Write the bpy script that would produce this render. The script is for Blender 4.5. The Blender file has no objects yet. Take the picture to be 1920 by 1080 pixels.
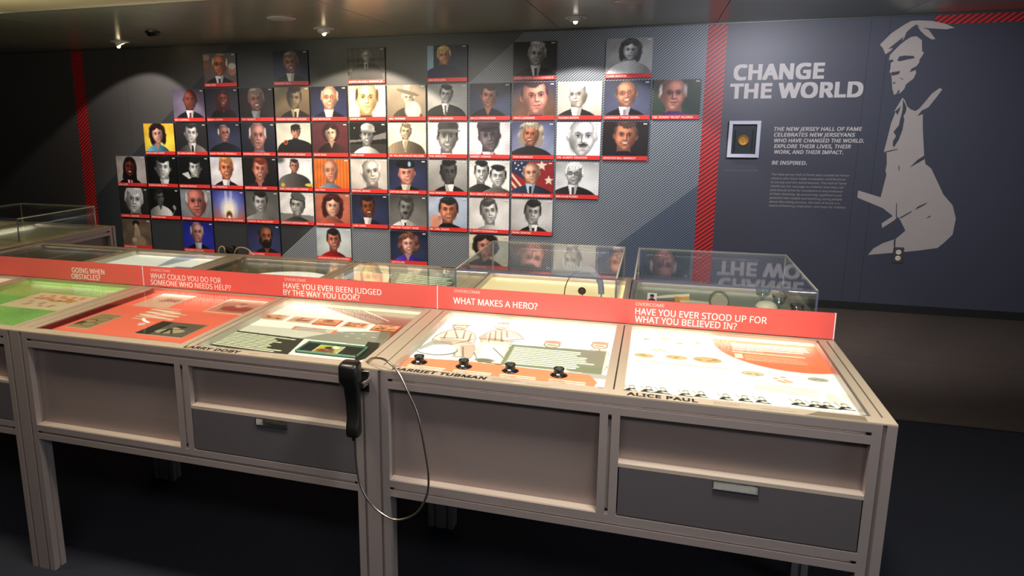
# Museum gallery: display tables with lit wells in front of a portrait wall.
import bpy, bmesh, math, random
import numpy as np
from mathutils import Matrix, Vector
random.seed(4); RNG = np.random.RandomState(7)
C = bpy.context.scene.collection
SC = bpy.context.scene
# ------------------------------------------------------------------ camera
cd = bpy.data.cameras.new('camera'); cam = bpy.data.objects.new('camera', cd); C.objects.link(cam)
SC.camera = cam
YAW, PITCH, ROLL = 0.3036, 0.1949, -0.0066
cd.sensor_width = 36; cd.lens = 1311.04/1920*36
cd.shift_x = 137.36/1920; cd.shift_y = -64.65/1920
cd.clip_start = 0.05
cy_, sy_, cp_, sp_, cr_, sr_ = math.cos(YAW), math.sin(YAW), math.cos(PITCH), math.sin(PITCH), math.cos(ROLL), math.sin(ROLL)
Rv = Vector((cy_, sy_, 0)); Fv = Vector((-sy_*cp_, cy_*cp_, -sp_)); Uv = Vector((-sy_*sp_, cy_*sp_, cp_))
X3 = cr_*Rv + sr_*Uv; Z3 = -sr_*Rv + cr_*Uv
M = Matrix((X3, Z3, -Fv)).transposed().to_4x4(); M.translation = (0, 0, 1.573)
cam.matrix_world = M
# ------------------------------------------------------------------ world, lights, exposure
W = bpy.data.worlds.new('world'); SC.world = W; W.use_nodes = True
W.node_tree.nodes['Background'].inputs[0].default_value = (0.5, 0.5, 0.55, 1)
W.node_tree.nodes['Background'].inputs[1].default_value = 0.05
SC.view_settings.view_transform = 'Standard'; SC.view_settings.look = 'None'
SC.view_settings.gamma = 1; SC.view_settings.exposure = 0.95
SC.view_settings.use_curve_mapping = False
SC.cycles.max_bounces = 8; SC.cycles.transparent_max_bounces = 16
SC.cycles.sample_clamp_indirect = 4.0
SC.cycles.caustics_reflective = False; SC.cycles.caustics_refractive = False
WARM = (1.0, 0.82, 0.62); NEUT = (1.0, 0.93, 0.86); COOL = (0.62, 0.78, 1.0)
def area(name, loc, size, sy, power, col, target=None, rot=None):
    l = bpy.data.lights.new(name, 'AREA'); l.shape = 'RECTANGLE'; l.size = size; l.size_y = sy; l.energy = power; l.color = col
    o = bpy.data.objects.new(name, l); C.objects.link(o); o.location = loc
    if target: o.rotation_euler = (Vector(target)-Vector(loc)).to_track_quat('-Z', 'Y').to_euler()
    if rot: o.rotation_euler = rot
    return o
def spot(name, loc, target, power, col, angle, blend=.15, radius=.03):
    l = bpy.data.lights.new(name, 'SPOT'); l.energy = power; l.color = col; l.spot_size = math.radians(angle); l.spot_blend = blend; l.shadow_soft_size = radius
    o = bpy.data.objects.new(name, l); C.objects.link(o); o.location = loc
    o.rotation_euler = (Vector(target)-Vector(loc)).to_track_quat('-Z', 'Y').to_euler(); return o
CZ, WY = 2.287, 6.26
# wall washers in the gimbals near the portrait wall
spot('wall_washer_light', (-4.94, 5.66, CZ-.05), (-5.15, 6.08, CZ-1.05), 22, NEUT, 94, .12)
spot('wall_washer_light', (-2.66, 5.42, CZ-.05), (-2.70, 5.74, CZ-.85), 74, WARM, 107, .12)
spot('wall_washer_light', (-0.64, 5.48, CZ-.05), (-0.66, 5.84, CZ-1.05), 56, NEUT, 104, .15)
# ceiling downlights over the aisle and the tables (their fittings are above the frame)
spot('downlight', (-1.9, 3.75, CZ-.02), (-1.9, 5.9, .7), 130, NEUT, 75, .8, .08)
spot('downlight', (0.9, 3.75, CZ-.02), (1.1, 5.9, 1.1), 130, (.86, .88, 1.0), 100, .8, .08)
spot('downlight', (-4.4, 3.75, CZ-.02), (-4.2, 5.9, .7), 130, NEUT, 75, .8, .08)
spot('downlight', (0.1, 1.38, CZ-.02), (0.1, 1.85, 0), 95, (1, .9, .84), 110, .6, .15)
spot('downlight', (-1.3, 1.38, CZ-.02), (-1.3, 1.85, 0), 60, (1, .84, .7), 110, .6, .15)
spot('downlight', (-2.6, 1.38, CZ-.02), (-2.6, 1.85, 0), 34, WARM, 110, .6, .15)
area('doorway_daylight', (3.2, 0.6, 1.2), 1.6, 1.9, 16, COOL, (-1.5, 1.6, .6))
area('front_fill_light', (-0.2, 0.0, CZ-.02), 2.4, .5, 20, (1, .94, .95), (-.2, 1.2, .6))  # fill lamp added over the camera to brighten the table fronts, no fitting
area('ceiling_fill_light', (-3.6, 3.0, 2.1), 1.6, .2, 9, (1, .92, .66), (-3.6, 3.2, 2.3))  # unseen uplight without a fitting, added to brighten the cream ceiling
WELL_W = .3   # watt per LED strip in a well

# ------------------------------------------------------------------ helpers
def lin(c):
    c = np.asarray(c, float)/255.
    return np.where(c <= .04045, c/12.92, ((c+.055)/1.055)**2.4)
def rgb(c): return tuple(lin(c))+(1.,)
def mat(name, col, rough=.5, metal=0., noise=None, spec=None, bump=None, emit=0):
    m = bpy.data.materials.new(name); m.use_nodes = True; nt = m.node_tree; b = nt.nodes['Principled BSDF']
    b.inputs['Base Color'].default_value = rgb(col); b.inputs['Roughness'].default_value = rough; b.inputs['Metallic'].default_value = metal
    if spec is not None: b.inputs['Specular IOR Level'].default_value = spec
    if emit: b.inputs['Emission Color'].default_value = rgb(col); b.inputs['Emission Strength'].default_value = emit
    if noise:
        sc, amt = noise[:2]; st = noise[2] if len(noise) > 2 else (1, 1, 1)
        tc = nt.nodes.new('ShaderNodeTexCoord'); mp = nt.nodes.new('ShaderNodeMapping'); mp.inputs['Scale'].default_value = st
        nz = nt.nodes.new('ShaderNodeTexNoise'); nz.inputs['Scale'].default_value = sc; nz.inputs['Detail'].default_value = 5
        mr = nt.nodes.new('ShaderNodeMapRange'); mr.inputs[3].default_value = 1-amt; mr.inputs[4].default_value = 1+amt
        mx = nt.nodes.new('ShaderNodeVectorMath'); mx.operation = 'SCALE'; mx.inputs[0].default_value = rgb(col)[:3]
        nt.links.new(tc.outputs['Object'], mp.inputs[0]); nt.links.new(mp.outputs[0], nz.inputs['Vector'])
        nt.links.new(nz.outputs['Fac'], mr.inputs[0]); nt.links.new(mr.outputs[0], mx.inputs['Scale']); nt.links.new(mx.outputs[0], b.inputs['Base Color'])
        if bump:
            bp = nt.nodes.new('ShaderNodeBump'); bp.inputs['Strength'].default_value = bump; bp.inputs['Distance'].default_value = .004
            nt.links.new(nz.outputs['Fac'], bp.inputs['Height']); nt.links.new(bp.outputs[0], b.inputs['Normal'])
    return m
def clear(name, tint=(255, 255, 255), gloss=1.0, rough=.0, ior=1.49, base=1.0):
    m = bpy.data.materials.new(name); m.use_nodes = True; nt = m.node_tree; nt.nodes.clear()
    out = nt.nodes.new('ShaderNodeOutputMaterial'); mix = nt.nodes.new('ShaderNodeMixShader')
    tr = nt.nodes.new('ShaderNodeBsdfTransparent'); tr.inputs[0].default_value = rgb(tint)
    gl = nt.nodes.new('ShaderNodeBsdfGlossy'); gl.inputs['Roughness'].default_value = rough
    ge = nt.nodes.new('ShaderNodeNewGeometry'); dt = nt.nodes.new('ShaderNodeVectorMath'); dt.operation = 'DOT_PRODUCT'
    nt.links.new(ge.outputs['Normal'], dt.inputs[0]); nt.links.new(ge.outputs['Incoming'], dt.inputs[1])
    def M(o, a, c):
        n = nt.nodes.new('ShaderNodeMath'); n.operation = o
        for i, v in enumerate((a, c)):
            if isinstance(v, (int, float)): n.inputs[i].default_value = v
            elif v is not None: nt.links.new(v, n.inputs[i])
        return n.outputs[0]
    r0 = ((ior-1)/(ior+1))**2                    # Schlick's form of the Fresnel term, the same from both faces
    sch = M('ADD', M('MULTIPLY', M('POWER', M('SUBTRACT', 1.0, M('ABSOLUTE', dt.outputs['Value'], None)), 5.0), 1-r0), r0)
    mu = nt.nodes.new('ShaderNodeMath'); mu.operation = 'MULTIPLY'; mu.inputs[1].default_value = gloss
    nt.links.new(sch, mu.inputs[0]); nt.links.new(mu.outputs[0], mix.inputs[0])
    nt.links.new(tr.outputs[0], mix.inputs[1]); nt.links.new(gl.outputs[0], mix.inputs[2]); nt.links.new(mix.outputs[0], out.inputs[0])
    return m
def frosted(name, col, alpha):
    m = bpy.data.materials.new(name); m.use_nodes = True; nt = m.node_tree; nt.nodes.clear()
    out = nt.nodes.new('ShaderNodeOutputMaterial'); mix = nt.nodes.new('ShaderNodeMixShader'); mix.inputs[0].default_value = alpha
    tr = nt.nodes.new('ShaderNodeBsdfTransparent'); pb = nt.nodes.new('ShaderNodeBsdfPrincipled')
    pb.inputs['Base Color'].default_value = rgb(col); pb.inputs['Roughness'].default_value = .15
    nt.links.new(tr.outputs[0], mix.inputs[1]); nt.links.new(pb.outputs[0], mix.inputs[2]); nt.links.new(mix.outputs[0], out.inputs[0])
    return m
def vcol(name, rough=.35, gain=1.0):
    m = bpy.data.materials.new(name); m.use_nodes = True; nt = m.node_tree; b = nt.nodes['Principled BSDF']
    a = nt.nodes.new('ShaderNodeVertexColor'); a.layer_name = 'print'
    nt.links.new(a.outputs[0], b.inputs['Base Color']); b.inputs['Roughness'].default_value = rough
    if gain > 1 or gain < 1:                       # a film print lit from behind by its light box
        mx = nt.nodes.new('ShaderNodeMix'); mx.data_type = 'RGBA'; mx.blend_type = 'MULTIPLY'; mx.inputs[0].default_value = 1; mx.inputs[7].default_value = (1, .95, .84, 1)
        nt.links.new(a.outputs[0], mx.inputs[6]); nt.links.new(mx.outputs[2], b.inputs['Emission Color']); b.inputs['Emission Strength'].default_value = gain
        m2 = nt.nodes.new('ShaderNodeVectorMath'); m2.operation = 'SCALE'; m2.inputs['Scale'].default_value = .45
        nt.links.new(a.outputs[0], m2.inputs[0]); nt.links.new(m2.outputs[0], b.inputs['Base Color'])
    return m
def box(bm, x0, x1, y0, y1, z0, z1):
    v = [bm.verts.new(p) for p in ((x0,y0,z0),(x1,y0,z0),(x1,y1,z0),(x0,y1,z0),(x0,y0,z1),(x1,y0,z1),(x1,y1,z1),(x0,y1,z1))]
    for f in ((0,3,2,1),(4,5,6,7),(0,1,5,4),(1,2,6,5),(2,3,7,6),(3,0,4,7)): bm.faces.new([v[i] for i in f])
def slab(*b, bevel=0):
    bm = bmesh.new(); box(bm, *b)
    if bevel: bmesh.ops.bevel(bm, geom=bm.edges[:], offset=bevel, segments=2, affect='EDGES', profile=.5)
    return bm
def mesh(name, bm, smooth=False):
    me = bpy.data.meshes.new(name); bm.to_mesh(me); bm.free()
    if smooth:
        for p in me.polygons: p.use_smooth = True
    return me
def obj(name, data, m=None, parent=None, loc=(0,0,0), rot=(0,0,0), smooth=False):
    if isinstance(data, bmesh.types.BMesh): data = mesh(name, data, smooth)
    o = bpy.data.objects.new(name, data); C.objects.link(o); o.location = loc; o.rotation_euler = rot
    if m and not data.materials: data.materials.append(m)
    if parent: o.parent = parent
    return o
def thing(name, label, cat, loc=(0,0,0), group=None, rz=0):
    o = bpy.data.objects.new(name, None); C.objects.link(o); o.location = loc; o.rotation_euler = (0,0,rz); o.empty_display_size = .05
    o['label'] = label; o['category'] = cat
    if group: o['group'] = group
    return o
def tag(o, label, cat, group=None):
    o['label'] = label; o['category'] = cat
    if group: o['group'] = group
    return o
def struct(o): o['kind'] = 'structure'; return o
def lathe(prof, n=32, axis='z'):
    bm = bmesh.new(); rings = []
    for r, z in prof:
        if r < 1e-6: rings.append([bm.verts.new((0, 0, z))])
        else: rings.append([bm.verts.new((r*math.cos(2*math.pi*i/n), r*math.sin(2*math.pi*i/n), z)) for i in range(n)])
    for a, b in zip(rings, rings[1:]):
        for i in range(n):
            j = (i+1) % n
            if len(a) == 1 and len(b) == 1: continue
            if len(a) == 1: bm.faces.new((a[0], b[i], b[j]))
            elif len(b) == 1: bm.faces.new((a[i], a[j], b[0]))
            else: bm.faces.new((a[i], a[j], b[j], b[i]))
    bmesh.ops.recalc_face_normals(bm, faces=bm.faces[:])
    return bm
def prism(pts, axis, a0, a1):
    """extrude a closed 2D outline along an axis: 'x' (pts=y,z), 'y' (x,z), 'z' (x,y)"""
    bm = bmesh.new()
    def P(p, a): return {'x': (a, p[0], p[1]), 'y': (p[0], a, p[1]), 'z': (p[0], p[1], a)}[axis]
    A = [bm.verts.new(P(p, a0)) for p in pts]; B = [bm.verts.new(P(p, a1)) for p in pts]; n = len(pts)
    bm.faces.new(A); bm.faces.new(B[::-1])
    for i in range(n): bm.faces.new((A[i], B[i], B[(i+1) % n], A[(i+1) % n]))
    bmesh.ops.recalc_face_normals(bm, faces=bm.faces[:])
    return bm
def tube(pts, r, n=10, closed=False, ridge=None):
    pts = [Vector(p) for p in pts]; bm = bmesh.new(); rings = []
    up = Vector((0.13, 0.21, 0.97)).normalized()
    for i, p in enumerate(pts):
        a = pts[max(i-1, 0)]; b = pts[min(i+1, len(pts)-1)]; t = (b-a).normalized()
        s = t.cross(up).normalized(); u = s.cross(t).normalized()
        rr = r if not ridge else r*(1+(ridge if i % 2 else 0))
        rings.append([bm.verts.new(p+rr*(math.cos(2*math.pi*k/n)*s+math.sin(2*math.pi*k/n)*u)) for k in range(n)])
    for a, b in zip(rings, rings[1:]):
        for k in range(n): bm.faces.new((a[k], a[(k+1) % n], b[(k+1) % n], b[k]))
    bm.faces.new(rings[0][::-1]); bm.faces.new(rings[-1])
    bmesh.ops.recalc_face_normals(bm, faces=bm.faces[:])
    return bm
def smooth_path(pts, n):
    pts = [Vector(p) for p in pts]; P = [pts[0]]+pts+[pts[-1]]; out = []
    m = len(pts)-1
    for k in range(n+1):
        t = k/n*m; i = min(int(t), m-1); t -= i; p0, p1, p2, p3 = P[i:i+4]
        out.append(.5*((2*p1)+(-p0+p2)*t+(2*p0-5*p1+4*p2-p3)*t*t+(-p0+3*p1-3*p2+p3)*t**3))
    return out
_tc = {}
import os
try: FONT = bpy.data.fonts.load(os.path.join(bpy.utils.resource_path('LOCAL'), 'datafiles', 'fonts', 'NotoSansHebrew-Regular.woff2'))   # the sans-serif that ships inside Blender
except Exception: FONT = None
def text_mesh(body, bold=0.0, shear=0.0, res=3, spacing=1.0):
    k = (body, bold, shear, res, spacing)
    if k in _tc: return _tc[k]
    cu = bpy.data.curves.new('text', 'FONT'); cu.body = body; cu.font = FONT or cu.font; cu.size = 1; cu.shear = shear; cu.resolution_u = res
    cu.space_character = spacing
    o = bpy.data.objects.new('text', cu); C.objects.link(o); dg = bpy.context.evaluated_depsgraph_get()
    me = bpy.data.meshes.new_from_object(o.evaluated_get(dg)); bpy.data.objects.remove(o); bpy.data.curves.remove(cu)
    v = np.zeros(len(me.vertices)*3); me.vertices.foreach_get('co', v); v = v.reshape(-1, 3)
    f = [tuple(p.vertices) for p in me.polygons]; bpy.data.meshes.remove(me)
    v[:, 2] = 0; v = v.copy()
    if bold > .015:                                # embolden: the same outline laid round about itself
        n = len(v); h = bold*.5; sh_ = [(h*dx, h*.8*dy, i) for i, (dx, dy) in enumerate(((-1, -1), (0, -1), (1, -1), (-1, 0), (1, 0), (-1, 1), (0, 1), (1, 1)))]+([(0, 0, 8)] if bold > .06 else [])
        f = [tuple(i+n*j for i in t) for j in range(len(sh_)) for t in f]; v = np.concatenate([v+np.array(d, float) for d in sh_])
    _tc[k] = (v, f); return _tc[k]
def lettering(lines, O, U, V, m, parent, bold=.02, shear=0, res=3, name='lettering', spacing=1.0):
    """lines: (text, u0, u1, v0, v1) fitted into that box of the plane O + u*U + v*V"""
    vs, fs = [], []; O, U, V = Vector(O), Vector(U), Vector(V); N = U.cross(V)*.00003
    for body, u0, u1, v0, v1 in lines:
        p, f = text_mesh(body, bold, shear, res, spacing)
        cap, _ = text_mesh('HE', bold, 0, res, spacing)
        lo, hi = p.min(0), p.max(0)
        s = (v1-v0)/(cap[:, 1].max()-cap[:, 1].min()); sx = (u1-u0)/(hi[0]-lo[0]) if u1 is not None else s
        b0 = len(vs)
        for q in p:
            w = O+U*(u0+(q[0]-lo[0])*sx)+V*(v0+(q[1]-cap[:, 1].min())*s)+N*q[2]; vs.append(w)
        fs += [tuple(i+b0 for i in t) for t in f]
    me = bpy.data.meshes.new(name); me.from_pydata(vs, [], fs); me.update()
    return obj(name, me, m, parent)
# --- painter: a fine grid whose colour attribute carries the flat print
class Paint:
    def __init__(s, w, h, nx, ny, bg, bg2=None, x0=0, y0=0):
        s.w, s.h, s.nx, s.ny, s.x0, s.y0 = w, h, nx, ny, x0, y0
        s.u, s.v = np.meshgrid(np.linspace(0, w, nx)+x0, np.linspace(0, h, ny)+y0)
        t = ((s.v-y0)/h)[..., None]
        s.c = np.ones((ny, nx, 3))*np.array(bg, float)
        if bg2 is not None: s.c = s.c*(1-t)+np.array(bg2, float)*t
    def mix(s, a, col): a = np.clip(a, 0, 1)[..., None]; s.c = s.c*(1-a)+np.array(col, float)*a
    def ell(s, cx, cy, rx, ry, col, soft=.12, rot=0, op=1):
        du, dv = s.u-cx, s.v-cy; c, q = math.cos(rot), math.sin(rot)
        r = np.sqrt(((c*du+q*dv)/rx)**2+((-q*du+c*dv)/ry)**2)
        s.mix(op*np.clip((1-r)/soft+.5, 0, 1), col)
    def poly(s, pts, col, op=1):
        ins = np.zeros(s.u.shape, bool); n = len(pts)
        for i in range(n):
            (xa, ya), (xb, yb) = pts[i], pts[(i+1) % n]
            if ya == yb: continue
            c = ((ya > s.v) != (yb > s.v)) & (s.u < (xb-xa)*(s.v-ya)/(yb-ya)+xa); ins ^= c
        s.mix(op*ins.astype(float), col)
    def line(s, p, q, wd, col, op=1):
        p, q = np.array(p, float), np.array(q, float); d = q-p; L = d@d
        t = np.clip(((s.u-p[0])*d[0]+(s.v-p[1])*d[1])/L, 0, 1)
        r = np.hypot(s.u-p[0]-t*d[0], s.v-p[1]-t*d[1]); s.mix(op*np.clip((wd-r)/(wd*.5)+.3, 0, 1), col)
    def cloud(s, amt, k=5):
        n = np.zeros(s.u.shape)
        for i in range(k):
            fx, fy, ph = RNG.uniform(3, 16)/s.w, RNG.uniform(3, 16)/s.h, RNG.uniform(0, 6)
            n += np.sin(s.u*fx*RNG.choice([-1, 1])+s.v*fy+ph)
        s.c = s.c*(1+amt*(n/k)[..., None])
    def grain(s, amt): s.c = s.c*(1+amt*(RNG.rand(s.ny, s.nx, 1)-.5))
    def build(s, name, m, parent, O, U, V):
        """vertex (u,v) goes to O+u*U+v*V"""
        O, U, V = np.array(O, float), np.array(U, float), np.array(V, float)
        co = O+s.u[..., None]*U+s.v[..., None]*V
        nx, ny = s.nx, s.ny; me = bpy.data.meshes.new(name)
        idx = np.arange(nx*ny).reshape(ny, nx)
        q = np.stack([idx[:-1, :-1], idx[:-1, 1:], idx[1:, 1:], idx[1:, :-1]], -1).reshape(-1, 4)
        if np.dot(np.cross(U, V), s.nrm if hasattr(s, 'nrm') else np.cross(U, V)) < 0: q = q[:, ::-1]
        me.vertices.add(nx*ny); me.vertices.foreach_set('co', co.ravel()); me.loops.add(q.size); me.loops.foreach_set('vertex_index', q.ravel().astype(np.int32))
        me.polygons.add(len(q)); me.polygons.foreach_set('loop_start', (np.arange(len(q))*4).astype(np.int32)); me.update(calc_edges=True)
        at = me.color_attributes.new('print', 'FLOAT_COLOR', 'POINT')
        col = np.ones((ny, nx, 4)); col[..., :3] = lin(np.clip(s.c, 0, 255)*getattr(s, 'gain', 1)); at.data.foreach_set('color', col.ravel().astype(np.float32))
        me.validate(); return obj(name, me, m, parent)
# ------------------------------------------------------------------ materials
ALU = mat('anodised_aluminium', (190, 178, 172), .38, .7, (14, .05, (1, 1, 1)))
ALU_TOP = mat('rim_laminate', (178, 166, 142), .3, .1, (30, .03))
SLOT = mat('dark_slot', (52, 46, 42), .6)
BRUSH = mat('brushed_aluminium_panel', (148, 134, 128), .42, .5, (60, .05, (.05, 1, 1)))
DRAW = mat('dark_laminate', (78, 75, 77), .4, .1, (50, .06))
WELLW = mat('well_lining', (214, 208, 192), .5)
BLACK = mat('black_plastic', (14, 14, 13), .35)
CHROME = mat('chrome', (210, 210, 205), .18, 1)
STEELH = mat('braided_steel_hose', (176, 166, 150), .28, 1)
RED = mat('red_panel', (220, 92, 84), .38, 0, (3, .03))
WHITEP = mat('white_print', (240, 236, 228), .5)
PINKP = mat('pale_pink_print', (250, 186, 178), .5)
BLACKP = mat('black_print', (38, 36, 30), .5)
GREYP = mat('grey_print', (128, 118, 96), .5)
GLASS = clear('glass_sheet', (250, 252, 250), .6)
ACRYL = clear('clear_acrylic', (246, 248, 248), .75, .004)
EDGE = frosted('acrylic_edge', (226, 222, 206), .6)
EDGED = frosted('acrylic_edge_dark', (92, 100, 124), .7)
PRINT = vcol('photo_print', .45); GRAPH = vcol('graphic_print', .6)
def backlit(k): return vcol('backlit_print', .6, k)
PANELM = mat('portrait_panel_edge', (20, 20, 22), .4)
LED = mat('led_strip', (255, 246, 226), .5, 0, emit=2.5)
# ------------------------------------------------------------------ room
def wall_graphic():
    m = bpy.data.materials.new('wall_graphic'); m.use_nodes = True; nt = m.node_tree; b = nt.nodes['Principled BSDF']
    b.inputs['Roughness'].default_value = .42
    N, Lk = nt.nodes.new, nt.links.new
    tc = N('ShaderNodeTexCoord'); sp = N('ShaderNodeSeparateXYZ'); Lk(tc.outputs['Object'], sp.inputs[0])
    def op(o, a, c=None, d=None):
        n = N('ShaderNodeMath'); n.operation = o
        for i, v in enumerate((a, c, d)):
            if v is None: continue
            if isinstance(v, (int, float)): n.inputs[i].default_value = v
            else: Lk(v, n.inputs[i])
        return n.outputs[0]
    X, Z = sp.outputs[0], sp.outputs[2]
    k = .85
    f = op('SUBTRACT', Z, op('MULTIPLY', X, k))            # constant along the diagonals
    P = .0242
    st = op('FRACT', op('DIVIDE', f, P*.9)); stripe = op('MULTIPLY', op('GREATER_THAN', st, .5), 1.0)
    inA = op('LESS_THAN', f, 3.27); inD = op('LESS_THAN', f, .71); inC = op('GREATER_THAN', f, 5.77)
    fade = N('ShaderNodeMapRange'); fade.inputs[1].default_value = -3.45; fade.inputs[2].default_value = -3.0; Lk(X, fade.inputs[0])
    def mixc(fac, a, c):
        n = N('ShaderNodeMix'); n.data_type = 'RGBA'
        if isinstance(fac, (int, float)): n.inputs[0].default_value = fac
        else: Lk(fac, n.inputs[0])
        for i, v in ((6, a), (7, c)):
            if isinstance(v, tuple): n.inputs[i].default_value = rgb(v)
            else: Lk(v, n.inputs[i])
        return n.outputs[2]
    dark = (50, 53, 56)
    zone0 = mixc(op('MULTIPLY', stripe, fade.outputs[0]), dark, (104, 105, 102))
    zoneA = mixc(stripe, (46, 54, 64), (154, 160, 166))
    zoneD = mixc(stripe, (42, 52, 68), (106, 116, 128))
    c = mixc(inA, zone0, zoneA); c = mixc(inD, c, zoneD); c = mixc(inC, c, (70, 67, 66))
    right = op('GREATER_THAN', X, .474); c = mixc(right, c, (66, 66, 76))
    # red hatched columns
    st2 = op('FRACT', op('DIVIDE', op('SUBTRACT', Z, op('MULTIPLY', X, .8)), .037)); redst = mixc(op('GREATER_THAN', st2, .42), (70, 30, 34), (205, 42, 42))
    rA = op('MULTIPLY', op('GREATER_THAN', X, .328), op('LESS_THAN', X, .474))
    rB = op('MULTIPLY', op('GREATER_THAN', X, -6.095), op('LESS_THAN', X, -5.945))
    rC = op('MULTIPLY', op('GREATER_THAN', X, 1.90), op('GREATER_THAN', Z, 2.21))
    c = mixc(op('MAXIMUM', op('MAXIMUM', rA, rB), rC), c, redst)
    nz = N('ShaderNodeTexNoise'); nz.inputs['Scale'].default_value = 1.5; Lk(tc.outputs['Object'], nz.inputs['Vector'])
    mr = N('ShaderNodeMapRange'); mr.inputs[3].default_value = .94; mr.inputs[4].default_value = 1.06; Lk(nz.outputs['Fac'], mr.inputs[0])
    sc = N('ShaderNodeVectorMath'); sc.operation = 'SCALE'; Lk(c, sc.inputs[0]); Lk(mr.outputs[0], sc.inputs['Scale']); Lk(sc.outputs[0], b.inputs['Base Color'])
    return m
XL, XR, YF = -7.9, 3.35, -1.6
wall = struct(obj('wall_back', slab(XL, XR, WY, WY+.08, 0, CZ), wall_graphic()))
DKW = mat('dark_wall_laminate', (58, 58, 64), .45, 0, (2, .05))
struct(obj('wall_left', slab(XL-.08, XL, YF, WY+.08, 0, CZ), DKW))
struct(obj('wall_right', slab(XR, XR+.08, YF, WY+.08, 0, CZ), DKW))
struct(obj('wall_front', slab(XL, XR, YF-.08, YF, 0, CZ), mat('warm_wall', (120, 104, 88), .6, 0, (2, .05))))
struct(obj('baseboard_back', slab(XL, XR, WY-.012, WY, 0, .062), mat('olive_black_base', (30, 29, 24), .45)))
struct(obj('trim_1', slab(XL, XR, WY-.012, WY, CZ-.012, CZ-.001), mat('cove_trim', (74, 78, 74), .4, .5)))
# vertical seams of the wall panels
for sx in (1.485, 1.61, -5.4):
    obj('panel_seam', slab(sx-.0015, sx+.0015, WY-.0004, WY+.001, .07, CZ-.02), mat('seam_grey', (40, 40, 44), .6), wall)  # thin dark grey joint lines
# floor: near carpet and the darker floor panels beyond y=3.96
carpet = mat('dark_blue_carpet', (13, 20, 31), .95, 0, (160, .35), bump=.6)
fl = struct(obj('floor', slab(XL, XR, YF, 3.96, -.06, 0), carpet))
vin = mat('dark_floor_panel', (80, 68, 58), .5, 0, (6, .22, (1, 2.5, 1)))
for (ya, yb) in ((3.966, 5.0), (5.004, WY)):
    for xa in (-7.9, -5.65, -3.4, -1.15, 1.1):
        obj('floor_panel', slab(xa+.002, min(xa+2.246, XR), ya, yb, -.06, 0), vin, fl)
struct(obj('trim_2', slab(XL, XR, 3.958, 3.968, -.06, .003), mat('floor_joint', (44, 42, 40), .4, .6)))
ceilm = mat('grey_ceiling_laminate', (146, 158, 140), .24, 0, (3, .06))
ce = struct(obj('ceiling', slab(XL, XR, YF, 3.93, CZ+.012, CZ+.07), mat('cream_ceiling', (196, 186, 150), .5, 0, (3, .03))))
xs = [XL, -5.823, -4.581, -3.339, -2.097, -.855, .387, 1.629, 2.871, XR]
for xa, xb in zip(xs, xs[1:]):
    obj('ceiling_panel', slab(xa+.0025, xb-.0025, 3.945, WY, CZ, CZ+.05), ceilm, ce)
struct(obj('trim_3', slab(XL, XR, 3.925, 3.945, CZ-.004, CZ+.07), mat('ceiling_edge_trim', (110, 104, 90), .4, .3)))
struct(obj('trim_4', slab(XL, XR, 3.945, WY, CZ+.052, CZ+.07), SLOT))
# wall lettering
CREAM = mat('cream_lettering', (206, 196, 190), .45)
O = (0, WY-.003, 0); U, V = (1, 0, 0), (0, 0, 1)
lettering([('CHANGE', .541, 1.197, 1.835, 1.958), ('THE WORLD', .523, 1.478, 1.690, 1.810)], O, U, V, CREAM, wall, bold=.085, spacing=1.05)
ls = ['THE NEW JERSEY HALL OF FAME', 'CELEBRATES NEW JERSEYANS', 'WHO HAVE CHANGED THE WORLD.', 'EXPLORE THEIR LIVES, THEIR', 'WORK, AND THEIR IMPACT.']
ws = [1.500, 1.456, 1.522, 1.434, 1.386]
lettering([(t, .873+.004*i, ws[i], 1.434-.0455*i, 1.464-.0455*i) for i, t in enumerate(ls)] + [('BE INSPIRED.', .878, 1.135, 1.165, 1.195)], O, U, V, CREAM, wall, bold=.05, shear=.12, spacing=1.04)
ls = ['The New Jersey Hall of Fame was created to honor', 'citizens who have made invaluable contributions', 'to society and the world beyond. The Hall of Fame', 'reinforces the message to children that they can',
      'and should strive for excellence in any endeavor', 'of their choosing. By presenting significant and', 'powerful role models and teaching young people', 'about the voting process, the Hall of Fame is a', 'source of learning, inspiration, and hope for children.']
ws = [1.448, 1.422, 1.432, 1.414, 1.414, 1.404, 1.412, 1.396, 1.448]
lettering([(t, .883, ws[i], 1.078-.0318*i, 1.094-.0318*i) for i, t in enumerate(ls)], O, U, V, mat('dim_cream_lettering', (176, 164, 158), .5), wall, bold=.012, shear=.12, res=2)
lettering([('The Hall of Fame medal, cast in bronze, 2008', .512, .775, 1.108, 1.117)], O, U, V, mat('dim_caption_lettering', (130, 126, 130), .5), wall, bold=0, res=2)
# stencilled figure printed on the right of the wall
figm = mat('stencil_print_grey', (176, 164, 154), .45, 0, (8, .04)); figd = mat('stencil_print_dark', (62, 62, 70), .45)
def flat(polys, dy, m, name):
    bm = bmesh.new()
    for pts in polys:
        f = bm.faces.new([bm.verts.new((x, WY-dy, z)) for x, z in pts]); f.normal_update()
        if f.normal.y > 0: f.normal_flip()
    bmesh.ops.triangulate(bm, faces=bm.faces[:])
    return obj(name, bm, m, wall)
HAIR = [(1.557, 2.078), (1.624, 2.158), (1.707, 2.220), (1.748, 2.243), (1.792, 2.244), (1.880, 2.237), (1.973, 2.211), (2.030, 2.182), (1.978, 2.173), (1.871, 2.185), (1.819, 2.191), (1.782, 2.216), (1.753, 2.194), (1.724, 2.163), (1.711, 2.114), (1.663, 2.075), (1.637, 2.034), (1.602, 2.006), (1.579, 2.054)]
HAIR2 = [(1.790, 2.204), (1.866, 2.174), (1.917, 2.107), (1.894, 2.104), (1.850, 2.133), (1.815, 2.168)]
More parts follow.
